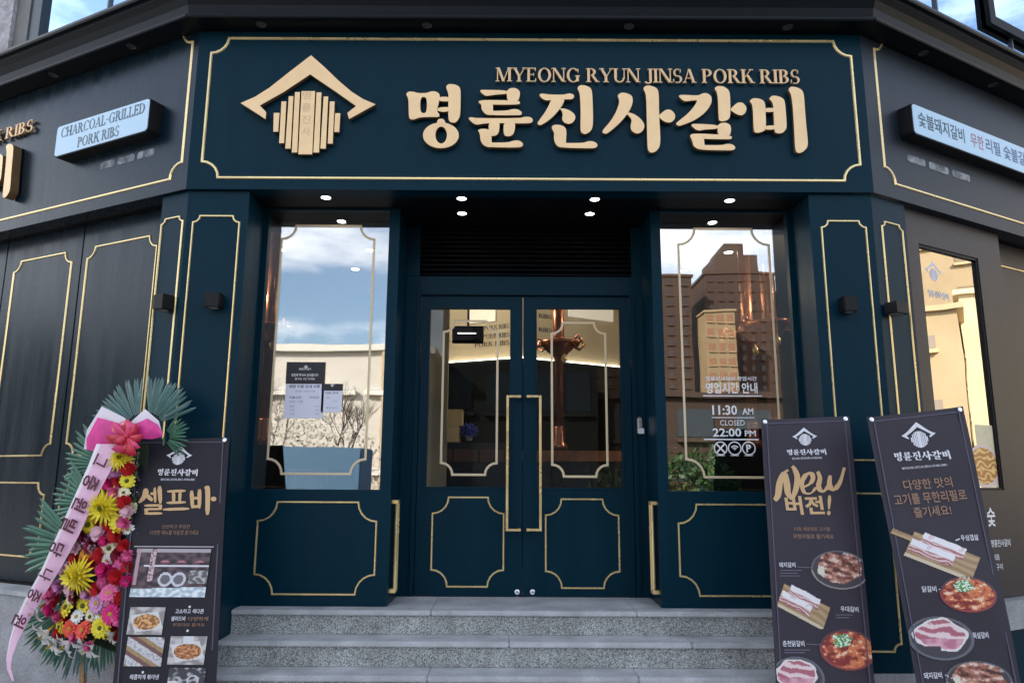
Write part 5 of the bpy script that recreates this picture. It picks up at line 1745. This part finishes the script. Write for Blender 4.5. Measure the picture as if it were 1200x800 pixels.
b3.text('돼지갈비', 1083, 1104, 795, 7.5, WPn, .014, dy=-1); b3.rule(1107, 790, 1115, 794, .006, WPn)

for _b3 in (b1, b2, b3): ripple(_b3)

# ================================================================== FLOWER WREATH
WF = Frame((-2.62, 4.56, 0), -10)
wr = empty('flower_wreath', WF.M, 'tall congratulatory flower wreath with pink sash and palm fans, left of the first banner', 'wreath')
PALM = mat('palm_leaf', (.065, .18, .11), .40, spec=.5, var=.35, vscale=5)
PALM2 = mat('blue_palm_leaf', (.085, .17, .155), .42, spec=.5, var=.3, vscale=6)
rw = random.Random(11)


def fan(cx, cy, R_px, a0, a1, n, y, m, name='palm_leaf', wpx=5.2, inner=.28):
    """pleated palm fan: separate folded leaflets radiating from a centre (angles: 0 right, 90 up)"""
    c = WF.at(cx, cy, y)
    sc = (WF.at(cx + 100, cy, y)[0] - c[0]) / 100
    mb = MB()
    for k in range(n):
        t = (k + .5) / n; a = rad(a0 + (a1 - a0) * t + rw.uniform(-1.5, 1.5))
        L = R_px * sc * rw.uniform(.93, 1.05); r0 = L * inner
        w = wpx * sc * .37
        d = Vector((math.cos(a), 0, math.sin(a))); s = Vector((-math.sin(a), 0, math.cos(a)))
        o = Vector((c[0], y, c[1])); f = Vector((0, -1, 0)); droop = rw.uniform(-.012, .03)
        pts = []
        for q, ww in ((r0, .35), (L * .6, 1.0), (L * .9, .8), (L, .08)):
            p = o + d * q + f * (.01 - droop * (q / L) ** 2)
            pts += [p - s * w * ww, p + f * .008 * ww, p + s * w * ww]
        fs = []
        for q in range(3):
            for e in range(2):
                fs.append((q * 3 + e, q * 3 + e + 1, (q + 1) * 3 + e + 1, (q + 1) * 3 + e))
        mb.add(pts, fs)
    stem_end = o
    mb.tube([Vector((c[0], y, c[1])), Vector((c[0], y + .004, c[1] - .05))], .006, 5)
    o = mb.build(name, m, wr, WF.M, recalc=False)
    return o


fan(163, 502, 56, 92, 166, 17, .09, PALM2)
fan(176, 500, 55, 20, 97, 20, .10, PALM2)
fan(192, 512, 30, -50, 60, 12, .07, PALM, wpx=3.6)
fan(128, 545, 54, 105, 200, 15, .07, PALM, wpx=5.4)
fan(114, 590, 56, 125, 205, 12, .06, PALM, wpx=6)
fan(96, 640, 72, 135, 205, 12, .05, PALM, wpx=7.4)
fan(118, 600, 50, 110, 210, 16, .085, PALM2, wpx=5)
fan(90, 650, 50, 150, 230, 14, .08, PALM2, wpx=5)
fan(92, 700, 74, 196, 262, 20, .05, PALM, wpx=5.8)
fan(105, 705, 78, 212, 285, 20, .06, PALM2, wpx=5.4)
fan(125, 712, 62, 245, 318, 14, .055, PALM, wpx=5)


def patch(pts, y0, m, name, bulge=.0):
    P = [WF.at(px, py, y0) for px, py in pts]
    return MB().prism([P], y0, y0 + .02)


# moss board behind the blooms and filler sprigs
patch([(135, 520), (172, 520), (175, 780), (88, 745), (66, 700), (75, 650), (100, 600), (122, 560)], .035, None, '').build('backing_board', mat('backing_moss', (.02, .035, .015), .95, var=.4, vscale=20, bump=.5), wr, WF.M)
for nm, m_, n_, sd in (('filler_leaves', mat('filler_leaf', (.05, .10, .03), .6, var=.4), 500, 4), ('baby_breath', mat('tiny_white_bloom', (.72, .66, .62), .7), 700, 8)):
    r = random.Random(sd); mb = MB()
    for k in range(n_):
        t = r.random(); py = 530 + 205 * t; hw = 14 + 38 * t
        px = 150 - 42 * t + r.uniform(-hw, hw) * (1.0); px = max(px, 150 - 90 * t)
        y = r.uniform(-.02, .03); c = WF.at(px, py, y)
        p = Vector((c[0], y, c[1])); a = Vector((r.gauss(0, 1), -abs(r.gauss(0, .7)), r.gauss(0, 1))).normalized(); b = a.cross(Vector((r.gauss(0, 1), r.gauss(0, 1), r.gauss(0, 1)))).normalized()
        s = (.035 if nm == 'filler_leaves' else .011) * r.uniform(.7, 1.3)
        mb.add([p, p + (a + b * .5) * s * .5, p + a * s, p + (a - b * .5) * s * .5], [(0, 1, 2, 3)])
    o = mb.build(nm, m_, wr, WF.M, recalc=False); o['kind'] = 'stuff'

FM = {}


def petal_mat(key, col, tip=None):
    if key in FM: return FM[key]
    FM[key] = mat('petal_' + key, col, .55, spec=.3, var=.18, vscale=30)
    return FM[key]


CEN = mat('flower_centre', (.10, .12, .02), .8, var=.5, vscale=60, bump=.5)
CENY = mat('flower_centre_yellow', (.55, .36, .03), .8, var=.4, vscale=60, bump=.5)


def flower_mesh(kind, col, seed):
    r = random.Random(seed); mb = MB()
    def petal(a, r0, r1, w, tilt0, tilt1, z0, point=False):
        d = Vector((math.cos(a), math.sin(a), 0)); s = Vector((-math.sin(a), math.cos(a), 0)); up = Vector((0, 0, 1))
        pts = []
        prof = ((0, .35), (.35, .9), (.7, 1.0), (1.0, .12 if point else .5))
        for t, ww in prof:
            q = r0 + (r1 - r0) * t; zz = z0 + (r1 - r0) * (tilt0 * t + tilt1 * t * t)
            c = d * q + up * zz
            pts += [c - s * w * ww + up * w * .18 * ww, c - up * w * .1, c + s * w * ww + up * w * .18 * ww]
        fs = [(q * 3 + e, q * 3 + e + 1, (q + 1) * 3 + e + 1, (q + 1) * 3 + e) for q in range(3) for e in range(2)]
        mb.add(pts, fs)
    mb.cur = 0
    if kind == 'gerbera':
        for L, (n, r0, r1, tl, z0) in enumerate(((15, .12, 1.0, .12, 0), (15, .12, .86, .35, .05), (12, .1, .5, .6, .10))):
            for k in range(n): petal(2 * math.pi * (k + .5 * L + r.uniform(-.15, .15)) / n, r0, r1 * r.uniform(.93, 1.05), .15 if L < 2 else .08, tl, -.22, z0)
        mb.cur = 1; mb.lathe([(.20, .10), (.19, .20), (.12, .24), (.02, .23)], n=12)
    elif kind == 'daisy':
        for k in range(13): petal(2 * math.pi * (k + r.uniform(-.1, .1)) / 13, .1, r.uniform(.9, 1.05), .2, .15, -.2, 0)
        for k in range(9): petal(2 * math.pi * (k + .5) / 9, .1, .75, .18, .35, -.2, .05)
        mb.cur = 1; mb.lathe([(.24, .08), (.22, .2), (.1, .26), (.02, .26)], n=12)
    elif kind == 'mum':
        for L in range(6):
            n = 20 - 2 * L; el = .05 + L * .28
            for k in range(n):
                rr = (1.0 - .12 * L) * r.uniform(.85, 1.1)
                petal(2 * math.pi * (k + .5 * L + r.uniform(-.2, .2)) / n, .05, rr * math.cos(el * .75), .07, math.tan(min(1.25, el)) * .8, -.15, .05 * L, True)
        mb.cur = 1; mb.lathe([(.1, .3), (.12, .4), (.03, .5)], n=8)
    elif kind == 'rose':
        for L in range(5):
            n = 6
            for k in range(n):
                rr = 1.0 - .17 * L
                petal(2 * math.pi * (k + .37 * L + r.uniform(-.1, .1)) / n, .08, rr, .44 * (1 - .12 * L), .25 + .30 * L, .1, .04 * L)
    elif kind == 'carnation':
        for L in range(6):
            n = 11
            for k in range(n):
                petal(2 * math.pi * (k + r.random()) / n, .03, (1 - .12 * L) * r.uniform(.8, 1.08), .24, .15 + .26 * L, r.uniform(-.2, .4), .05 * L)
    elif kind == 'lily':
        for k in range(6): petal(2 * math.pi * k / 6, .05, 1.0 * r.uniform(.9, 1.05), .22, 1.5, -1.1, 0, True)
        mb.cur = 1; mb.lathe([(.03, -.5), (.09, -.1), (.14, .2), (.12, .25)], n=8)
        for k in range(4): mb.tube([(0, 0, .2), (.08 * math.cos(k * 1.6), .08 * math.sin(k * 1.6), .75)], .02, 4)
    return mb


FLC = {'yellow': (.88, .72, .05), 'red': (.52, .015, .02), 'pink': (.80, .16, .36), 'hot': (.70, .03, .20), 'pale': (.84, .55, .62), 'cream': (.82, .76, .52),
       'orange': (.85, .26, .04), 'lilac': (.68, .32, .56), 'white': (.82, .82, .78), 'dark': (.22, .008, .02), 'coral': (.80, .10, .06)}
# kind, colour, photo x, y, radius in photo pixels
FL = [('mum', 'yellow', 124, 594, 23), ('mum', 'yellow', 93, 674, 23), ('mum', 'yellow', 141, 537, 15),
      ('daisy', 'yellow', 140, 611, 12), ('daisy', 'yellow', 104, 614, 12), ('daisy', 'yellow', 98, 709, 11), ('daisy', 'yellow', 78, 711, 11), ('gerbera', 'yellow', 118, 735, 12),
      ('daisy', 'yellow', 149, 563, 9), ('daisy', 'yellow', 70, 734, 9), ('daisy', 'cream', 128, 642, 10), ('gerbera', 'coral', 97, 738, 11), ('gerbera', 'coral', 82, 736, 10),
      ('gerbera', 'hot', 130, 719, 12), ('gerbera', 'pink', 128, 694, 11), ('rose', 'dark', 89, 698, 8), ('gerbera', 'lilac', 114, 706, 12), ('rose', 'red', 115, 690, 9),
      ('carnation', 'hot', 124, 668, 10), ('carnation', 'red', 137, 676, 10), ('rose', 'red', 118, 650, 9), ('rose', 'dark', 107, 640, 8), ('daisy', 'orange', 101, 648, 8),
      ('carnation', 'pale', 118, 625, 10), ('carnation', 'lilac', 104, 632, 7), ('rose', 'red', 136, 626, 9), ('rose', 'red', 129, 615, 8), ('carnation', 'pink', 136, 577, 9),
      ('carnation', 'hot', 128, 566, 8), ('rose', 'red', 146, 588, 8), ('carnation', 'pale', 150, 600, 8), ('carnation', 'lilac', 134, 553, 8), ('rose', 'red', 150, 549, 8),
      ('carnation', 'lilac', 72, 686, 9), ('carnation', 'pink', 63, 696, 10), ('carnation', 'hot', 62, 713, 9), ('carnation', 'pale', 78, 668, 8), ('carnation', 'lilac', 104, 695, 8),
      ('carnation', 'pink', 70, 722, 7), ('daisy', 'white', 90, 722, 8), ('daisy', 'cream', 106, 722, 8), ('carnation', 'pale', 84, 690, 7), ('rose', 'red', 146, 640, 8),
      ('carnation', 'pink', 144, 659, 9), ('carnation', 'pale', 90, 640, 8), ('rose', 'dark', 98, 628, 7), ('carnation', 'red', 143, 700, 9), ('carnation', 'pink', 142, 724, 10),
      ('carnation', 'pale', 140, 690, 7), ('daisy', 'white', 150, 620, 7), ('carnation', 'lilac', 112, 573, 7), ('daisy', 'orange', 114, 660, 7), ('carnation', 'hot', 150, 680, 8),
      ('rose', 'red', 88, 655, 7), ('carnation', 'pink', 105, 757, 6), ('daisy', 'cream', 145, 577, 7), ('carnation', 'pale', 128, 706, 6),
      ('lily', 'white', 47, 711, 16), ('lily', 'white', 57, 738, 16), ('lily', 'white', 67, 749, 17), ('lily', 'white', 83, 751, 17), ('lily', 'white', 106, 754, 17), ('lily', 'white', 134, 741, 14),
      ('carnation', 'pale', 121, 553, 8), ('rose', 'red', 138, 564, 7), ('carnation', 'pink', 146, 612, 8), ('carnation', 'hot', 124, 632, 8), ('rose', 'red', 108, 660, 7), ('daisy', 'cream', 82, 702, 7),
      ('carnation', 'pale', 110, 642, 6), ('rose', 'dark', 139, 650, 8), ('carnation', 'pink', 123, 681, 8), ('carnation', 'hot', 139, 711, 9), ('daisy', 'white', 125, 656, 7), ('rose', 'red', 68, 703, 8),
      ('carnation', 'lilac', 84, 662, 7), ('carnation', 'pale', 96, 615, 6), ('carnation', 'pink', 150, 650, 7), ('rose', 'red', 150, 664, 7), ('daisy', 'white', 118, 720, 7), ('carnation', 'pink', 88, 747, 6)]
NB = len(FL)
_r = random.Random(77)
for _k in range(70):
    _t = _r.random(); _py = 540 + 205 * _t; _px = 148 - 30 * _t + _r.uniform(-1, 1) * (10 + 44 * _t)
    if _px < 147 - 95 * _t or _px > 158: continue
    FL.append((_r.choice(['carnation', 'rose', 'carnation', 'daisy']), _r.choice(['pink', 'hot', 'red', 'pale', 'lilac', 'red', 'yellow', 'cream', 'dark']), _px, _py, _r.uniform(5.5, 8)))
MESH = {}
NAMES = {'mum': 'chrysanthemum', 'gerbera': 'gerbera', 'daisy': 'daisy', 'rose': 'rose', 'carnation': 'carnation', 'lily': 'lily'}
for i, (kd, col, px, py, rp) in enumerate(FL):
    key = (kd, col)
    y = {'mum': -.05, 'gerbera': -.055, 'lily': -.03}.get(kd, -.03) - rw.uniform(0, .02) + (.028 if i >= NB else 0)
    c = WF.at(px, py, y); sc = (WF.at(px + 50, py, y)[0] - c[0]) / 50 * rp
    if kd == 'lily': dv_ = Vector((rw.uniform(-.55, .1), -.75, -.6)).normalized()
    else: dv_ = Vector(((px - 115) / 130 + rw.uniform(-.2, .2), -1, rw.uniform(-.2, .35))).normalized()
    M = WF.M @ Matrix.Translation((c[0], y, c[1])) @ dv_.to_track_quat('Z', 'Y').to_matrix().to_4x4() @ Matrix.Rotation(rw.uniform(0, 6), 4, 'Z') @ Matrix.Scale(sc, 4)
    if key not in MESH:
        mb = flower_mesh(kd, col, i)
        o = mb.build(NAMES[kd], [petal_mat(col, FLC[col]), CENY if col in ('white', 'coral', 'hot', 'pink', 'lilac') else CEN], wr, M, recalc=False, smooth=True)
        MESH[key] = o.data
    else:
        o = bpy.data.objects.new(NAMES[kd], MESH[key]); link(o, wr); setw(o, M)

# sash
SASH = mat('sash_satin', (.82, .50, .66), .38, spec=.5, var=.05, vscale=4)
SASHW = mat('sash_edge', (.86, .80, .84), .4)
Lp = [(113, 520), (103, 546), (85, 586), (66, 628), (48, 668), (29, 702), (17, 728), (11, 750), (7.5, 770), (8, 783), (14, 797)]
Rp = [(144, 520), (129, 552), (109, 590), (92, 628), (72, 664), (50, 700), (33, 728), (21, 750), (14.5, 768), (12.5, 781), (16.5, 797)]
vs, fs = [], []
nC = 6
for k, (a, b) in enumerate(zip(Lp, Rp)):
    yy = -.085 - .01 * math.sin(k * .8) - (.02 if k > 7 else 0)
    A, B = WF.at(a[0], a[1], yy), WF.at(b[0], b[1], yy)
    for j in range(nC + 1):
        t = j / nC
        vs.append((A[0] + (B[0] - A[0]) * t, yy - .006 * math.sin(t * math.pi) , A[1] + (B[1] - A[1]) * t))
for k in range(len(Lp) - 1):
    for j in range(nC):
        a = k * (nC + 1) + j; fs.append((a, a + 1, a + nC + 2, a + nC + 1))
sash = meshobj('sash', vs, fs, None, wr, WF.M, smooth=True, mats=[SASH, SASHW], midx=[1 if (i % nC) in (0,) or (i % nC) == nC - 1 and False else 0 for i in range(len(fs))], recalc=False)
SINK = mat('sash_print', (.10, .01, .03), .6)
# lettering runs down the sash, each syllable turned with it
dirv = (Vector((56, 682)) - Vector((122, 540))).normalized()
for ch, cx, cy, s in (('그', 118, 540, 17), ('중', 106, 565, 21), ('원', 94, 591, 20), ('빌', 81, 615, 20), ('당', 66, 643, 20), ('나', 54, 673, 17), ('중', 40, 697, 18), ('원', 23, 727, 19)):
    yy = -.112 if cy < 700 else -.124
    q = Vector((0.42, -.0)); ax = Vector((0.90, -.20)).normalized()
    # baseline turned about 65 degrees so that letters read along the sash
    ax = Vector((-.42, .905)); nn = Vector((.905, .42))
    c = Vector((cx, cy)); a = c - ax * s * .42 - nn * s * .0; b = c + ax * s * .42
    V, Fc = text_data(ch, 0, .02, res=2)
    xs = [v[0] for v in V]; ysb = [v[1] for v in V]; x0, x1, y0, y1 = min(xs), max(xs), min(ysb), max(ysb)
    vv = []
    for u_, w_ in V:
        p = c + ax * s * .85 * ((u_ - x0) / (x1 - x0) - .5) + nn * s * .85 * ((w_ - y0) / (y1 - y0) - .5)
        P = WF.at(p.x, p.y, yy); vv.append((P[0], yy, P[1]))
    o = meshobj('lettering', vv, [tuple(f) for f in Fc], SINK, sash, recalc=False); setw(o, WF.M)


def ribbon(pts, w, m, name, y0, par):
    """a looped strip: pts (px,py,dy), width in px"""
    vs, fs = [], []
    n = len(pts)
    for i, (px, py, dy) in enumerate(pts):
        a = pts[max(0, i - 1)]; b = pts[min(n - 1, i + 1)]
        d = Vector((b[0] - a[0], b[1] - a[1])).normalized() if (b[0], b[1]) != (a[0], a[1]) else Vector((1, 0)); nn = Vector((-d.y, d.x))
        ww = w if not isinstance(w, (list, tuple)) else w[i]
        for t in (-1, -.33, .33, 1):
            y = y0 + dy - .012 * math.cos(t * 1.4)
            P = WF.at(px + nn.x * ww * t / 2, py + nn.y * ww * t / 2, y); vs.append((P[0], y, P[1]))
    for i in range(n - 1):
        for j in range(3): fs.append((i * 4 + j, i * 4 + j + 1, (i + 1) * 4 + j + 1, (i + 1) * 4 + j))
    o = meshobj(name, vs, fs, m, par, WF.M, smooth=True, recalc=False)
    return o


MAG = mat('magenta_tulle', (.74, .05, .30), .45, var=.25, vscale=12); REDR = mat('red_ribbon', (.55, .01, .04), .3, spec=.6, var=.15, vscale=12); WTU = mat('white_tulle', (.80, .72, .78), .5)
REDH = mat('red_ribbon_highlight', (.74, .05, .17), .3, spec=.6)  # pink highlights on the red bow, put into the colour of some loops
ribbon([(150, 515, 0), (136, 500, -.02), (124, 488, 0), (116, 508, .01), (113, 528, .02)], [10, 30, 26, 30, 30], WTU, 'tulle_loop', -.05, wr)
ribbon([(150, 513, 0), (136, 508, -.02), (124, 504, -.01), (117, 520, .01), (114, 530, .02)], [8, 26, 36, 34, 26], MAG, 'tulle_loop', -.065, wr)
ribbon([(152, 512, 0), (163, 500, -.02), (170, 490, -.01), (179, 500, .0), (189, 510, .02)], [8, 22, 22, 20, 4], WTU, 'tulle_loop', -.05, wr)
ribbon([(152, 514, 0), (163, 505, -.02), (172, 502, -.01), (182, 506, .0), (190, 510, .02)], [10, 20, 24, 18, 4], MAG, 'tulle_loop', -.065, wr)
for k, (a, L, m_) in enumerate(((100, 15, REDR), (145, 17, REDH), (190, 19, REDR), (232, 18, REDH), (262, 17, REDR), (305, 15, REDH), (350, 14, REDR), (40, 13, REDR), (75, 14, REDH), (215, 13, REDR), (285, 19, REDR))):
    ca, sa = math.cos(rad(a)), -math.sin(rad(a))
    L *= 1.25; ribbon([(149, 511, 0), (149 + ca * L * .6, 511 + sa * L * .6, -.03), (149 + ca * L, 511 + sa * L, -.02), (149 + ca * L * .75, 511 + sa * L * .75 + 1.5, .01), (149, 512, .01)], [4, 9, 11, 9, 3], m_, 'bow_loop', -.085 - .002 * k, wr)
kid('bow_knot', MB().lathe([(.004, -.018), (.018, -.012), (.02, 0), (.018, .012), (.004, .018)], (WF.at(149, 511, -.11)[0], -.11, WF.at(149, 511, -.11)[1]), 12), REDR, wr, True)
# wooden easel
for (xa, ya, xb, yb, w) in ((103, 560, 95, 905, .03), (170, 560, 178, 905, .03)):
    A, B = WF.at(xa, ya, .075), WF.at(xb, yb, .075)
    B = (A[0] + (B[0] - A[0]) * ((A[1] - .0) / (A[1] - B[1])), .0)
    MB().prism([[(A[0] - w / 2, A[1]), (A[0] + w / 2, A[1]), (B[0] + w / 2, B[1]), (B[0] - w / 2, B[1])]], .06, .085).build('easel_leg', WOOD, wr, WF.M)
A, B = WF.at(100, 690, .07), WF.at(180, 690, .07)
MB().box(A[0], B[0], .04, .059, A[1] - .02, A[1] + .02).build('easel_rail', WOOD, wr, WF.M)

# poster with a noodle dish low in the right side window
po = empty('window_poster', RW.M @ Matrix.Translation((1.1, .0592, 1.45)), 'cream poster with a noodle dish, low in the right side window', 'poster')
class _B: pass
pb = Banner.__new__(Banner); pb.F = RW; pb.y = .0588
pa, pc = RW.at(1142, 497, .0594), RW.at(1182, 575, .0594)
pa = (max(pa[0], wx0 + .02), pa[1]); pc = (wx1 - .019, wz0 + .017)
pb.fab = MB().box(pa[0], pc[0], .0592, .0598, pc[1], pa[1]).build('sheet', mat('cream_poster', (.74, .64, .42), .6, var=.15, vscale=9), po, RW.M)


def p_dish(u, v, sd):
    r = math.hypot(u, v)
    if r > 1: return None
    if r > .86: return (.80, .62, .58)
    a = math.sin(v * 22 + 6 * nz(u, v, 2.5, sd)) + nz(u, v, 7, sd)
    return lerp((.48, .20, .05), (.88, .56, .20), sm(-.6, .9, a))


pb.photo(1147, 521, 1179, 571, p_dish, 2.0)
# corner posts of the pale building opposite
lowb = bpy.data.objects['low_shop_building']
for x_ in (11.1, 11.9): kid('corner_post', MB().box(x_, x_ + .35, 6.5, 6.75, 0, 7.05), mat('tan_post', (.50, .40, .28), .8), lowb)
